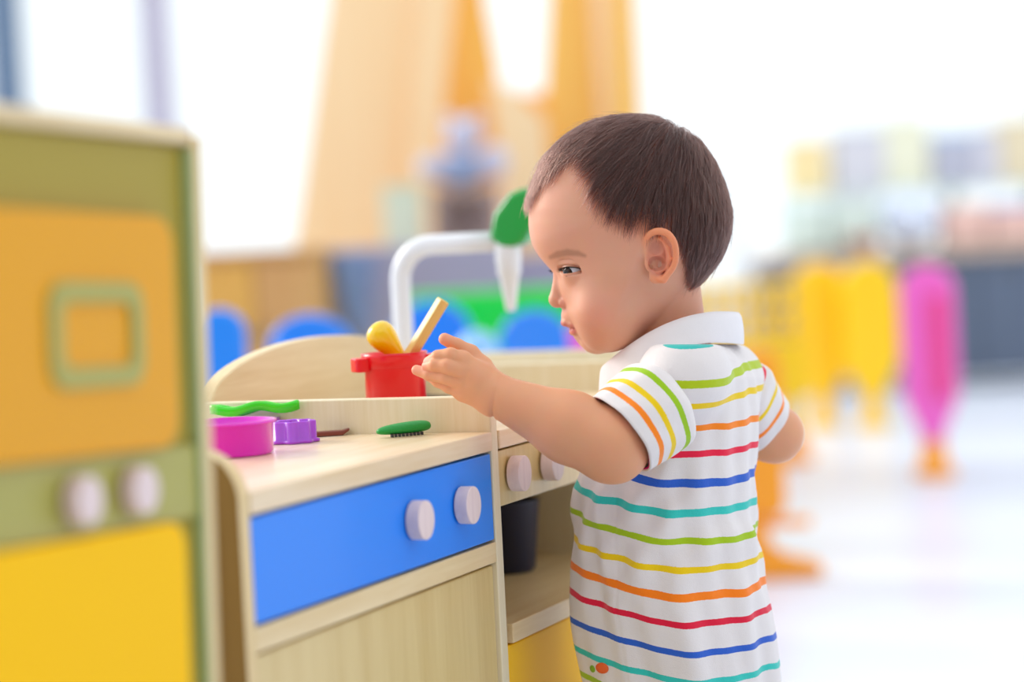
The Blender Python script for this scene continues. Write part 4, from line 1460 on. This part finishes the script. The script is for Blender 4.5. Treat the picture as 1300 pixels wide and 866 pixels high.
# stripes lie on near-horizontal rings of the body
up_w = np.array([Vector((0, 0, 1)).dot(CR), Vector((0, 0, 1)).dot(CF), Vector((0, 0, 1)).dot(CU)])
run = -(P @ up_w)                                   # mm downwards
run = run + 0.20 * fa_ - 0.070 * fb_
run = run - 0.15 * np.clip(-fb_ - 12, 0, None) * np.clip(-fa_ / 30, 0, 1)
run = run + 0.9 * np.sin(P[:, 0] * 0.09) * np.clip((P[:, 2] + 300) / 200, 0, 1)
ref = C(880, 0, -45)
def run_at(px, py, dy):
    p = C(px, py, dy)[None]
    cxx = np.interp(-p[:, 2], -TZ, TX)
    fa0 = (p[:, 0] - cxx) * TF[0] + (p[:, 1] - TY0) * TF[1]
    fb0 = (p[:, 0] - cxx) * TL[0] + (p[:, 1] - TY0) * TL[1]
    return float((-(p @ up_w) + 0.20 * fa0 - 0.070 * fb0)[0])
ys = [432, 478, 509, 544, 578, 614, 651, 687, 721, 755, 789, 824, 860, 893]
cols = ['#2FBDB6', '#B4CC1C', '#F2CE10', '#FF8A1E', '#EE2448', '#2E62CC', '#36C8BE', '#A6C81C', '#F2CE10', '#FF8418', '#E31C40', '#2E62CC', '#36C8BE', '#A6C81C']
st = [(run_at(890, y, -46), c_) for y, c_ in zip(ys, cols)]
M_cloth = cloth_material('striped_cotton', st, 5.4)
make_mesh('shirt_body', P, Fc, base_pt, M_cloth, shirt, {'run': run})
print('shirt', len(P), round(time.time() - t1, 1))

def sleeve(S, H, n, r0, r1, stripes, nm, trimcol, flat=0.86):
    """hollow sleeve from shoulder S to hem centre H; n = direction out of the opening"""
    n = n / np.linalg.norm(n)
    ax = (H - S) / np.linalg.norm(H - S)
    L_ = np.linalg.norm(H - S)
    u = np.cross(n, [0, 1, 0]); u /= np.linalg.norm(u); v = np.cross(n, u)
    rows, run_ = [], []
    NA = 96
    prof = [(t, 0) for t in np.linspace(0, 1, 26)] + [(1.0, 0.7), (0.995, 1.6), (0.97, 2.3)] + [(t, 2.3) for t in np.linspace(0.94, 0.55, 8)]
    for t, ins in prof:
        c_ = S + (H - S) * t
        nn = ax * (1 - t) + n * t; nn /= np.linalg.norm(nn)
        uu = u - nn * (u @ nn); uu /= np.linalg.norm(uu); vv = np.cross(nn, uu)
        r_ = r0 + (r1 - r0) * t - ins
        if t < 0.3: r_ *= max(0.02, 1 - (1 - t / 0.3) ** 2) ** 0.5
        ring = []
        for k in range(NA):
            a_ = 2 * math.pi * k / NA
            rr_ = r_ + 0.9 * math.sin(3 * a_ + 5 * t) * (1 - 0.3 * t) + 0.6 * math.sin(7 * a_ - 6 * t)
            rr_ += 0.5 if (0.86 < t < 0.875 and ins == 0) else 0
            ring.append(c_ + (uu * math.cos(a_) + vv * math.sin(a_)) * rr_)
        rows.append(ring); run_ += [t * L_ if ins == 0 else 1000] * NA
    P_, F_ = grid_mesh(rows, closed_v=True)
    m = cloth_material('sleeve_cotton', [(L_ * t, c_) for t, c_ in stripes], 4.6)
    o = make_mesh('sleeve', P_, F_, base_pt, m, shirt, {'run': np.array(run_)})
    # coloured inner binding at the hem
    ring = rows[28]
    P_t, F_t = [], []
    w = to_world(np.array(ring + [ring[0]])) - base_pt
    bm = tube([tuple(x) for x in w], 0.0011, 6, cap=False)
    obj('hem_binding', bm, mat('magenta_binding', trimcol, 0.7, bump=0.05), o, smooth=True)
    return o
nL = np.array([-0.74, -0.34, -0.56])
sleeve(C(850, 503, -50), C(786, 553, -82), nL, 42, 36.5, [(0.36, '#9CC81C'), (0.60, '#F2CE10'), (0.80, '#FF8A1E')], 'sleeve', '#D8208C')
nR = np.array([0.70, 0.30, -0.58])
sleeve(C(925, 486, 68), C(969, 543, 104), nR, 36, 31.5, [(0.12, '#EE2448'), (0.45, '#F2CE10'), (0.75, '#FF8A1E')], 'sleeve', '#F06090')

# collar: stand, fold and fall round the neck
def collar():
    NA = 120
    rows = []
    prof = []
    for k in range(NA + 1):
        th = math.radians(-172 + 344 * k / NA)       # 0 = nape, 180 = throat
        c, s = math.cos(th), math.sin(th)
        near = max(0.0, -1) 
        def ringpt(cx_, cy_, ax_, ay_, lift, B_, d0=30):
            px_ = cx_ + ax_ * c; py_ = cy_ + ay_ * c - lift * s * s
            return C(px_, py_, d0 - B_ * s)
        inner_low = ringpt(848, 458, 66, -30, 20, 42)
        inner = ringpt(848, 436, 74, -32, 21, 44)
        top0 = ringpt(850, 431, 80, -33, 21, 47)
        top1 = ringpt(850.5, 430, 84.5, -34, 21, 50)
        top2 = ringpt(851, 433, 88.5, -34.5, 21, 53)
        o1 = ringpt(851.5, 441, 91, -34.5, 22, 56)
        o2 = ringpt(852, 456, 92.5, -34, 23, 59)
        o3 = ringpt(852, 468, 92.5, -33, 24.5, 61)
        o4 = ringpt(852, 470.5, 91, -33, 24.5, 60)
        back = ringpt(852, 464, 88, -33, 24, 57)
        rows.append([inner_low, inner, top0, top1, top2, o1, o2, o3, o4, back])
    R = np.array(rows)
    # smooth along the profile by subdivision
    from_ = R
    out = []
    for r_ in from_:
        pp_ = []
        for i in range(len(r_) - 1):
            p0, p1, p2, p3 = r_[max(i - 1, 0)], r_[i], r_[i + 1], r_[min(i + 2, len(r_) - 1)]
            for j in range(4):
                t = j / 4
                pp_.append(0.5 * ((2 * p1) + (-p0 + p2) * t + (2 * p0 - 5 * p1 + 4 * p2 - p3) * t * t + (-p0 + 3 * p1 - 3 * p2 + p3) * t ** 3))
        pp_.append(r_[-1])
        out.append(pp_)
    P_, F_ = grid_mesh(out)
    m = cloth_material('collar_rib', [], 0, '#EEECF0')
    return make_mesh('collar', P_, F_, base_pt, m, shirt)
collar()
# little embroidered patch near the hem
M_por = mat('patch_orange', '#F0682C', 0.8, bump=0.2, bscale=900)
M_pgr = mat('patch_green', '#86B62C', 0.8, bump=0.2, bscale=900)
def patch(px, py, rx, rz, m, rot=0.0):
    # on the cloth: walk to the surface along the view axis
    p = C(px, py, -80)
    for _ in range(80):
        d_ = float(f_shirt(p[None])[0])
        if d_ < 0.05: break
        p = p + np.array([0, d_ * 0.8, 0])
    g, _ = grad(f_shirt, p[None]); g = g[0]
    u = np.cross([0, 0, 1], g); u /= np.linalg.norm(u); v = np.cross(g, u)
    rows = []
    for r_ in (1.0, 0.98, 0.6, 0.0):
        hgt = {1.0: 0.0, 0.98: 0.7, 0.6: 1.0, 0.0: 1.1}[r_]
        rows.append([p + g * (hgt - 0.1) + (u * math.cos(a_ + rot) * rx + v * math.sin(a_) * rz) * r_ for a_ in np.linspace(0, 2 * math.pi, 25)[:-1]])
    P_, F_ = grid_mesh(rows, closed_v=True)
    return make_mesh('patch', P_, F_, base_pt, m, shirt)
patch(768, 861, 6.5, 4.5, M_por)
patch(756, 864, 3.5, 3.0, M_pgr)

# shorts, mostly below the frame
M_short = mat('navy_shorts_cotton', '#3C5078', 0.85, bump=0.2, bscale=500)
def f_shorts(p):
    d = np.maximum(f_stack(p, 3.4)[0], p[:, 2] - C(0, 880)[2])
    d = np.maximum(d, TZ[-1] - 10 - p[:, 2])
    for hip, kn in ((C(845, 935, 5), C(838, 1130, 5)), (C(888, 935, 70), C(882, 1130, 72))):
        e_ = hip + (kn - hip) * 0.60
        leg = np.maximum(cap(p, hip, e_, 52, 50), ((p - e_) @ ((kn - hip) / np.linalg.norm(kn - hip))))
        d = smin(d, leg, 8)
    return d
P, Fc = mesh_field(f_shorts, (TX.min() - 100, -80, C(0, 1080)[2]), (TX.max() + 100, 145, C(0, 870)[2]), 3.0)
make_mesh('shorts', P, Fc, base_pt, M_short, kid)
M_shoe = mat('white_shoe', '#E8E8EA', 0.5, bump=0.05)
M_sole = mat('grey_sole', '#9A9A9E', 0.6, bump=0.05)

def f_shoe(an):
    def f(p):
        d = ell(p, an + np.array([-24, 4, -30]), (52, 27, 24))
        d = smin(d, cap(p, an + np.array([4, 0, -20]), an + np.array([2, 0, -2]), 25, 23), 10)
        fl = FLOORV @ up_w
        d = smax(d, -((p @ up_w) - fl - 0.6), 1.5)
        return d
    return f
for an in (C(862, 1318, 12), C(902, 1300, 82)):
    z0 = to_world(an[None])[0][2] * 1000
    FLOORV = an - up_w * z0
    an2 = an - up_w * (z0 - 40)
    P, Fc = mesh_field(f_shoe(an2), an2 - np.array([90, 45, 62]), an2 + np.array([45, 45, 40]), 2.5)
    make_mesh('shoe', P, Fc, base_pt, M_shoe, kid)

# ================================================================== BACKGROUND
# --- play fence: panels with feet
def fence_post_panel(name, label, base, rz, w, h, m, m2, foot, rows=False, taper=False, group='plastic play fence panels', thick=0.05):
    root = empty(name, base, rz, label, 'play fence', group)
    z0 = 0.10
    if taper:
        pts = [(-w * 0.18, z0), (w * 0.18, z0), (w * 0.24, h * 0.22), (w * 0.5, h * 0.38), (w * 0.5, h - w * 0.45)]
        pts += arc((0, h - w * 0.45), w * 0.5, 10, 170, 10, lambda a, b: (a, (b - (h - w * 0.45)) * 0.9 + h - w * 0.45))
        pts += [(-w * 0.5, h - w * 0.45), (-w * 0.5, h * 0.38), (-w * 0.24, h * 0.22)]
        obj('panel', prism(pts, -thick / 2, thick / 2), m, root, bevel=0.012, segs=3)
    else:
        bars = obj('panel', box(-w / 2, w / 2, -thick / 2, thick / 2, h * 0.34 if rows else z0, h * 0.66 if rows else h), m, root, bevel=0.012, segs=3)
        if rows:
            for zz in (0.70, 0.82, 0.95):
                obj('rail', box(-w / 2, w / 2, -thick / 2, thick / 2, h * zz - 0.012, h * zz + 0.014), m, root, bevel=0.006)
            nb = 7
            for k in range(nb):
                x = -w / 2 + w * (k + 0.5) / nb
                obj('bar', box(x - 0.011, x + 0.011, -thick / 3, thick / 3, h * 0.66, h * 0.98), m, root, bevel=0.005)
            for s in (-1, 1):
                obj('leg', box(s * w * 0.36 - 0.022, s * w * 0.36 + 0.022, -thick / 2, thick / 2, 0.03, h * 0.34), m, root, bevel=0.008)
    for fx in foot:
        bm = lathe([(0, 0), (0.040, 0), (0.046, 0.01), (0.043, 0.022), (0.03, 0.035), (0.024, z0 + 0.004), (0, z0 + 0.004)], 24)
        for v in bm.verts: v.co.x *= 1.35
        f_ = obj('foot', bm, m2, root, smooth=True, loc=(fx, 0, 0))
    return root

# pink panel seen nearly edge on
pk = Wz(1187, 606, 0)
pkr = fence_post_panel('play_fence_panel', 'tall pink plastic fence panel with tapered leg on an orange foot', (pk.x, pk.y, 0), math.radians(-12), 0.150, 0.585, M_pink, M_forange, (0.0,), taper=True, thick=0.055)
obj('side_rib', box(0.005, 0.05, -0.045, -0.029, 0.22, 0.50), M_hotpink, pkr, bevel=0.006)
# two yellow panels further off
for (px, py, lab) in ((1047, 543, 'yellow plastic fence panel, first from the right sleeve'), (1110, 543, 'yellow plastic fence panel beside the pink one')):
    yp = Wz(px, py, 0)
    r_ = fence_post_panel('play_fence_panel', lab, (yp.x, yp.y, 0), math.radians(5), 0.192, 0.575, M_fyellow, M_fyellow, (0.0,), taper=True, thick=0.06)
    obj('side_rib', box(0.0965, 0.108, -0.02, 0.03, 0.25, 0.45), M_forange, r_, bevel=0.006)
# near orange-yellow panel behind the child's back
np_ = Wz(965, 735, 0)
nr = empty('play_fence_panel', (np_.x, np_.y, 0), math.radians(4), 'orange yellow plastic fence panel on a long foot close behind the child', 'play fence', 'plastic play fence panels')
obj('panel', prism(rrect(-0.19, 0.058, 0.125, 0.465, 0.03), -0.025, 0.025), M_forange, nr, bevel=0.01, segs=3)
obj('foot', prism([(-0.06, 0), (0.118, 0), (0.128, 0.012), (0.122, 0.03), (0.055, 0.048), (0.022, 0.075), (0.012, 0.124), (-0.035, 0.124), (-0.045, 0.05), (-0.06, 0.03)], -0.035, 0.035), M_forange, nr, bevel=0.01, segs=3)
obj('hook', box(0.0125, 0.11, -0.01, 0.01, 0.102, 0.122), M_forange, nr, bevel=0.006)
fp = Wz(955, 575, 0)
fence_post_panel('play_fence_panel', 'wide yellow plastic fence panel with bars behind the child\'s neck', (W(950, 400, 7.2).x, 7.2, 0), math.radians(4), 0.34, 0.56, M_fyellow, M_forange, (-0.12, 0.12), rows=True, thick=0.04)

# --- low counter with toys at the right
M_dcab = mat('slate_cabinet', '#5C6A80', 0.5, bump=0.04, var=0.08, vscale=3)
M_ctop2 = wood('tan_counter', '#CDB9A8', '#B9A494', 'X', scale=8)
LY = 10.0
lx0, lx1 = W(975, 400, LY).x, W(1420, 400, LY).x
lz = W(1200, 328, LY).z
rc = empty('low_counter', ((lx0 + lx1) / 2, LY, 0), 0, 'long slate grey low counter with tan top under the far windows', 'counter')
hw = (lx1 - lx0) / 2
obj('worktop', box(-hw - 0.02, hw + 0.02, -0.02, 0.62, lz, lz + 0.045), M_ctop2, rc, bevel=0.004)
obj('carcass', box(-hw, hw, 0.02, 0.6, 0.05, lz - 0.001), M_dcab, rc)
nd = 5
for k in range(nd):
    x0 = -hw + 2 * hw * k / nd
    x1 = -hw + 2 * hw * (k + 1) / nd
    dd_ = obj('door', box(x0 + 0.006, x1 - 0.006, 0.0, 0.019, 0.06, lz - 0.01), M_dcab, rc, bevel=0.002)
    obj('handle', tube([((x0 + x1) / 2 - 0.04, -0.02, lz - 0.06), ((x0 + x1) / 2 + 0.04, -0.02, lz - 0.06)], 0.005, 8), M_metal, dd_, smooth=True)
# items on it: pixel box (x0,x1,y0), colours paled to imitate window glare
M_items = {k: mat('toy_box_' + k, v, 0.5, bump=0.02, var=0.06, vscale=6) for k, v in dict(cream='#FCE6AE', grey='#DCDDE6', lemon='#F4F6DC', mint='#DDF0EA', sky='#B2D4F8', steel='#BEC3D4', navy='#8090D6', peach='#F4CFC6', brown='#B98470', sand='#EFE2BE', ice='#DCE8FF').items()}
zc0 = lz + 0.0455
def bin_(name, px0, px1, py0, py1, mk, label, cat, Y=LY + 0.12, dep=0.22, lidk=None, group=None):
    a, b = W(px0, py1, Y), W(px1, py0, Y)
    r = empty(name, ((a.x + b.x) / 2, Y + 0.02, zc0 if py1 is None or py1 >= 300 else a.z), 0, label, cat, group)
    hw_, hh = (b.x - a.x) / 2, b.z - r.location.z
    bm = bmesh.new()
    t = 0.01
    box(-hw_, hw_, 0, t, 0, hh, bm); box(-hw_, hw_, dep - t, dep, 0, hh, bm)
    box(-hw_, -hw_ + t, t, dep - t, 0, hh, bm); box(hw_ - t, hw_, t, dep - t, 0, hh, bm); box(-hw_, hw_, 0, dep, 0, t, bm)
    obj('box', bm, M_items[mk], r)
    obj('lid', box(-hw_ - 0.008, hw_ + 0.008, -0.008, dep + 0.008, hh, hh + 0.02), M_items[lidk or mk], r, bevel=0.004)
    return r
# a two-tier open shelf carries the upper boxes
sh = empty('counter_shelf', ((W(1005, 250, LY + .3).x + W(1330, 250, LY + .3).x) / 2, LY + 0.50, zc0), 0, 'pale open shelf standing on the far counter', 'shelf')
shw = (W(1330, 250, LY + .3).x - W(1005, 250, LY + .3).x) / 2
zs = W(1150, 238, LY + 0.36).z - zc0
obj('shelf_board', box(-shw, shw, -0.12, 0.14, zs - 0.02, zs), M_items['mint'], sh)
for s in (-1, -0.33, 0.33, 1):
    obj('upright', box(s * shw - 0.012, s * shw + 0.012, -0.12, 0.14, 0, zs - 0.02), M_items['mint'], sh)
def up_(px0, px1, py0, mk, label, cat='storage box', lidk=None):
    Y = LY + 0.40
    a, b = W(px0, 230, Y), W(px1, py0, Y)
    r = empty('storage_box', ((a.x + b.x) / 2, Y + 0.0, zc0 + zs), 0, label, cat, 'boxes on the far shelf')
    hw_, hh = (b.x - a.x) / 2, b.z - r.location.z - 0.018
    obj('box', box(-hw_, hw_, 0, 0.2, 0, hh), M_items[mk], r, bevel=0.004)
    obj('lid', box(-hw_ - 0.0005, hw_ + 0.0005, -0.004, 0.203, hh + 0.0005, hh + 0.018), M_items[lidk or mk], r, bevel=0.004)
up_(1003, 1050, 178, 'cream', 'cream yellow storage box at the shelf end nearest the child')
up_(1062, 1122, 165, 'grey', 'pale grey storage box right of the cream box', lidk='steel')
up_(1125, 1178, 150, 'lemon', 'tall pale lemon storage box on the far shelf')
up_(1184, 1236, 168, 'steel', 'steel grey storage box right of the lemon box', lidk='sky')
up_(1240, 1268, 165, 'grey', 'narrow grey box with steel lid on the far shelf', lidk='steel')
up_(1272, 1320, 150, 'sand', 'sand coloured storage box at the frame\'s right edge')
bin_('storage_box', 1005, 1050, 265, 322, 'mint', 'low mint box on the counter under the cream box', 'storage box', group='boxes on the far counter')
bin_('storage_box', 1058, 1112, 250, 322, 'mint', 'mint box with grey lid on the counter under the grey box', 'storage box', lidk='grey', group='boxes on the far counter')
bin_('storage_box', 1205, 1255, 265, 322, 'peach', 'peach pink box on the counter below the blue box', 'storage box', group='boxes on the far counter')
bin_('storage_box', 1262, 1320, 262, 322, 'peach', 'wide peach box with navy lid at the counter\'s right end', 'storage box', lidk='navy', group='boxes on the far counter')
def ball(name, c, r, m, label, cat='ball', group=None, sub=3):
    bm = bmesh.new()
    bmesh.ops.create_icosphere(bm, subdivisions=sub, radius=r)
    o = obj(name, bm, m, smooth=True)
    o.location = c
    return tag(o, label, cat, group)
c = W(1160, 290, LY + 0.1)
ball('ball', (c.x, LY + 0.20, zc0 + 0.125), 0.125, M_items['ice'], 'large pale blue ball on the far counter')
bwl = W(1098, 305, LY + 0.05)
bo = obj('toy_bowl', lathe([(0, 0), (0.03, 0), (0.045, 0.008), (0.068, 0.05), (0.072, 0.062), (0.066, 0.062), (0.04, 0.016), (0, 0.012)], 32), M_items['brown'], smooth=True)
bo.location = (bwl.x, LY + 0.06, zc0)
tag(bo, 'brown bowl on the far counter left of the pale blue ball', 'bowl')

# --- children's chairs round the green toy bench
def make_chair(m, label, h, w, base, rz):
    r = empty('child_chair', base, rz, label, 'chair', 'plastic children\'s chairs behind the play kitchen')
    pts = [(-w / 2, 0.27), (w / 2, 0.27)] + [(w / 2 * math.cos(math.radians(a)), h - w * 0.42 + w * 0.42 * math.sin(math.radians(a))) for a in range(0, 181, 12)]
    obj('backrest', prism(pts, 0.14, 0.165), m, r, bevel=0.008, segs=3)
    obj('seat', prism(rrect(-w / 2, w / 2, -0.16, 0.165, 0.04), 0.245, 0.268, 'XY'), m, r, bevel=0.006, segs=3)
    for sx in (-1, 1):
        for sy in (-1, 1):
            obj('leg', tube([(sx * w * 0.42, sy * 0.13, 0.0), (sx * w * 0.36, sy * 0.12, 0.246)], [0.014, 0.018], 10), m, r, smooth=True)
    return r
def chair_at(px, py, Y, m, label, w):
    p = W(px, py, Y)
    return make_chair(m, label, p.z, w, (p.x, Y - 0.15, 0), math.radians(random.uniform(-6, 6)))
chair_at(388, 399, 4.2, M_cblue, 'blue round-backed child\'s chair showing above the arch', 0.150)
chair_at(268, 392, 4.0, M_cblue, 'blue child\'s chair beside the fridge edge', 0.088)
chair_at(680, 392, 4.3, M_cblue, 'blue round-backed child\'s chair in front of the child\'s mouth', 0.125)
chair_at(538, 382, 4.6, M_cblue, 'blue child\'s chair behind the wooden stick', 0.150)
chair_at(760, 400, 4.9, M_pink, 'pink child\'s chair behind the child\'s chin', 0.17)
M_icepl = mat('ice_blue_plastic', '#8CC4FA', 0.25, coat=0.4, bump=0.01)
sb = W(606, 447, 4.0)
ball('ball', (sb.x, 4.0, sb.z + 0.0), 0.036, M_icepl, 'small ice blue ball behind the child\'s hand')
stand = empty('ball_stand', (sb.x, 4.0, 0), 0, 'thin pale stand under the small ice blue ball', 'stand')
obj('post', tube([(0, 0, 0.012), (0, 0, sb.z - 0.037)], 0.012, 12), M_white_p, stand, smooth=True)
obj('base', lathe([(0, 0), (0.032, 0), (0.032, 0.008), (0.02, 0.014), (0, 0.014)], 24), M_white_p, stand, smooth=True)
# green bench
gy = 5.4
ga, gb = W(512, 378, gy), W(775, 372, gy)
gr = empty('toy_bench', ((ga.x + gb.x) / 2, gy, 0), 0, 'bright green toy storage bench behind the tap', 'bench')
gw = (gb.x - ga.x) / 2
obj('backrest', box(-gw, gw, 0.3, 0.34, 0.28, ga.z), M_bgreen, gr, bevel=0.015, segs=3)
obj('seat', box(-gw, gw, 0.0, 0.30, 0.28, 0.31), M_bgreen, gr, bevel=0.008)
obj('chest', box(-gw + 0.01, gw - 0.01, 0.01, 0.33, 0.0, 0.279), M_bgreen, gr, bevel=0.006)

# --- low wooden cabinets / tower at the left back
M_owood = wood('orange_wood', '#E8B257', '#D89B45', 'Z', scale=6)
M_owood2 = wood('tan_wood', '#D9A468', '#C98F55', 'Z', scale=6)
M_peach = wood('pale_peach_wood', '#FFE0B2', '#FBD29C', 'Z', scale=5)
M_gold_w = wood('golden_wood', '#FFC966', '#F8BC50', 'Z', scale=5)
M_mauve = mat('mauve_panel', '#A29BB6', 0.6, bump=0.03)
M_slateb = mat('slate_blue_panel', '#7C92C2', 0.6, bump=0.03)
M_gblue = mat('blue_grey_plush', '#98A8CC', 0.9, bump=0.4, bscale=60, sheen=0.5)
M_gplush = mat('lilac_grey_plush', '#C9C6DA', 0.9, bump=0.4, bscale=60, sheen=0.5)

cy = 6.2
a, b = W(240, 322, cy), W(402, 318, cy)
oc = empty('low_wood_cabinet', ((a.x + b.x) / 2, cy, 0), 0, 'low orange wooden toy cabinet in front of the white windows', 'cabinet')
ow = (b.x - a.x) / 2
obj('carcass', box(-ow, ow, 0.015, 0.40, 0.0, a.z - 0.021), M_owood, oc)
obj('top', box(-ow - 0.01, ow + 0.01, -0.01, 0.41, a.z - 0.02, a.z), M_owood2, oc, bevel=0.003)
for k in range(2):
    d_ = obj('door', box(-ow + k * ow + 0.004, -ow + (k + 1) * ow - 0.004, 0.0, 0.0145, 0.03, a.z - 0.03), M_owood if k == 0 else M_owood2, oc, bevel=0.002)
    obj('knob', lathe([(0, -0.03), (0.012, -0.026), (0.012, -0.018), (0.006, -0.012), (0.006, 0), (0, 0)], 16, mtx=Matrix.Rotation(math.radians(-90), 4, 'X')), M_metal, d_, smooth=True, loc=(-ow + (k + 0.85 - 0.7 * k) * ow, 0, a.z * 0.7))
# mauve soft cubes
a, b = W(404, 318, 6.6), W(640, 312, 6.6)
mb = empty('play_partition', ((a.x + b.x) / 2, 6.6, 0), 0, 'low mauve play partition with a slanted slate blue panel', 'partition')
mw = (b.x - a.x) / 2
obj('partition_panel', box(-mw, mw, 0, 0.1, 0.0, a.z), M_mauve, mb, bevel=0.01)
def lxp(px, py): 
    p = W(px, py, 6.58); return (p.x - mb.location.x, p.z)
sp_ = [lxp(418, 322), lxp(474, 320), lxp(462, 430), lxp(447, 430)]
obj('slanted_panel', prism(sp_, -0.03, -0.001), M_slateb, mb, bevel=0.004)
a, b = W(640, 325, 6.95), W(800, 322, 6.95)
m2 = empty('play_partition', ((a.x + b.x) / 2, 6.95, 0), 0, 'low grey mauve partition behind the tap nozzle', 'partition')
mw2 = (b.x - a.x) / 2
obj('partition_panel', box(-mw2, mw2, 0, 0.1, 0.05, a.z), M_mauve, m2, bevel=0.01)
for s in (-1, 1):
    obj('foot', box(s * mw2 * 0.8 - 0.03, s * mw2 * 0.8 + 0.03, -0.12, 0.22, 0, 0.05), M_slateb, m2)

# --- wooden play tower: big slanted boards
tw = empty('play_tower', (W(560, 300, 7.4).x, 7.4, 0), 0, 'tall wooden play tower of slanted peach and golden boards', 'play tower')
def board(pix, m, y, th=0.04, name='board'):
    ps = [W(px, py, 7.4 + y) for px, py in pix]
    # extend to the ground along the last edge
    pts = [(p.x - tw.location.x, p.z) for p in ps]
    return obj(name, prism(pts, y, y + th), m, tw, bevel=0.006)
board([(436, -140), (532, -140), (520, 330), (505, 640), (330, 640), (372, 320)], M_peach, 0.0)
board([(540, -140), (590, -140), (545, 330), (530, 640), (500, 640), (505, 320)], M_peach, -0.05, name='pillar')
board([(570, -140), (606, -140), (616, 0), (632, 90), (640, 330), (625, 640), (540, 640), (548, 330)], M_gold_w, 0.05)
board([(618, 100), (650, 112), (692, 150), (702, 330), (702, 640), (650, 640), (650, 330), (634, 200)], M_peach, -0.05, name='pillar')
board([(704, -140), (765, -140), (790, 640), (690, 640), (690, 150)], M_gold_w, 0.05)
board([(742, -140), (800, -140), (815, 140), (818, 640), (770, 640), (765, 200)], M_peach, -0.02, name='pillar')
board([(640, 118), (700, 118), (700, 640), (640, 640)], M_gold_w, 0.10)
board([(775, -140), (796, -140), (814, 300), (800, 640), (786, 640)], M_gold_w, -0.08, name='edge_strip')
# things hanging / standing by the tower
M_mint = mat('mint_box', '#DDE6CF', 0.6, bump=0.02)
mp = W(512, 300, 6.9)
r = empty('storage_box', (mp.x, 6.9, mb.location.z), 0, 'pale mint box behind the top of the tap', 'storage box')
hz_ = W(512, 235, 6.9).z
obj('box', box(-0.055, 0.055, 0, 0.12, 0, hz_ - 0.012), M_mint, r, bevel=0.006)
obj('lid', box(-0.06, 0.06, -0.005, 0.125, hz_ - 0.0115, hz_), M_mint, r, bevel=0.003)
# plush toy on a post
pl = W(590, 225, 7.0)
pst = empty('plush_toy', (pl.x, 7.0, 0.0), 0, 'blue and lilac grey plush toy seated high against the golden board', 'plush toy')
def blob(name, px, py, rx, rz, m, y=0.0):
    p = W(px, py, 7.0 + y)
    bm = bmesh.new()
    bmesh.ops.create_icosphere(bm, subdivisions=3, radius=1)
    for v in bm.verts: v.co = Vector((v.co.x * rx, v.co.y * min(rx, rz), v.co.z * rz))
    return obj(name, bm, m, pst, smooth=True, loc=(p.x - pst.location.x, y, p.z))
blob('head', 588, 172, 0.055, 0.05, M_gplush)
blob('body', 585, 215, 0.085, 0.055, M_gblue)
blob('arm', 548, 212, 0.045, 0.035, M_gplush, -0.03)
blob('arm', 626, 205, 0.045, 0.05, M_gplush, -0.03)
for dx in (-16, 16):
    blob('ear', 588 + dx, 152, 0.02, 0.02, M_gplush)
tp = W(588, 238, 7.0)
ts = empty('tall_stool', (pl.x, 7.0, 0), 0, 'tall brown grey stool carrying the plush toy', 'stool')
M_tstool = mat('brown_grey_paint', '#A89490', 0.6, bump=0.03)
obj('seat', box(-0.10, 0.10, -0.09, 0.09, tp.z - 0.03, tp.z - 0.005), M_tstool, ts, bevel=0.006)
for sx in (-1, 1):
    for sy in (-1, 1):
        obj('leg', box(sx * 0.08 - 0.015, sx * 0.08 + 0.015, sy * 0.07 - 0.015, sy * 0.07 + 0.015, 0, tp.z - 0.031), M_tstool, ts)
obj('back_panel', box(-0.064, 0.064, 0.058, 0.07, 0.25, tp.z - 0.032), M_tstool, ts)
print('built in %.1fs' % (time.time() - T0))
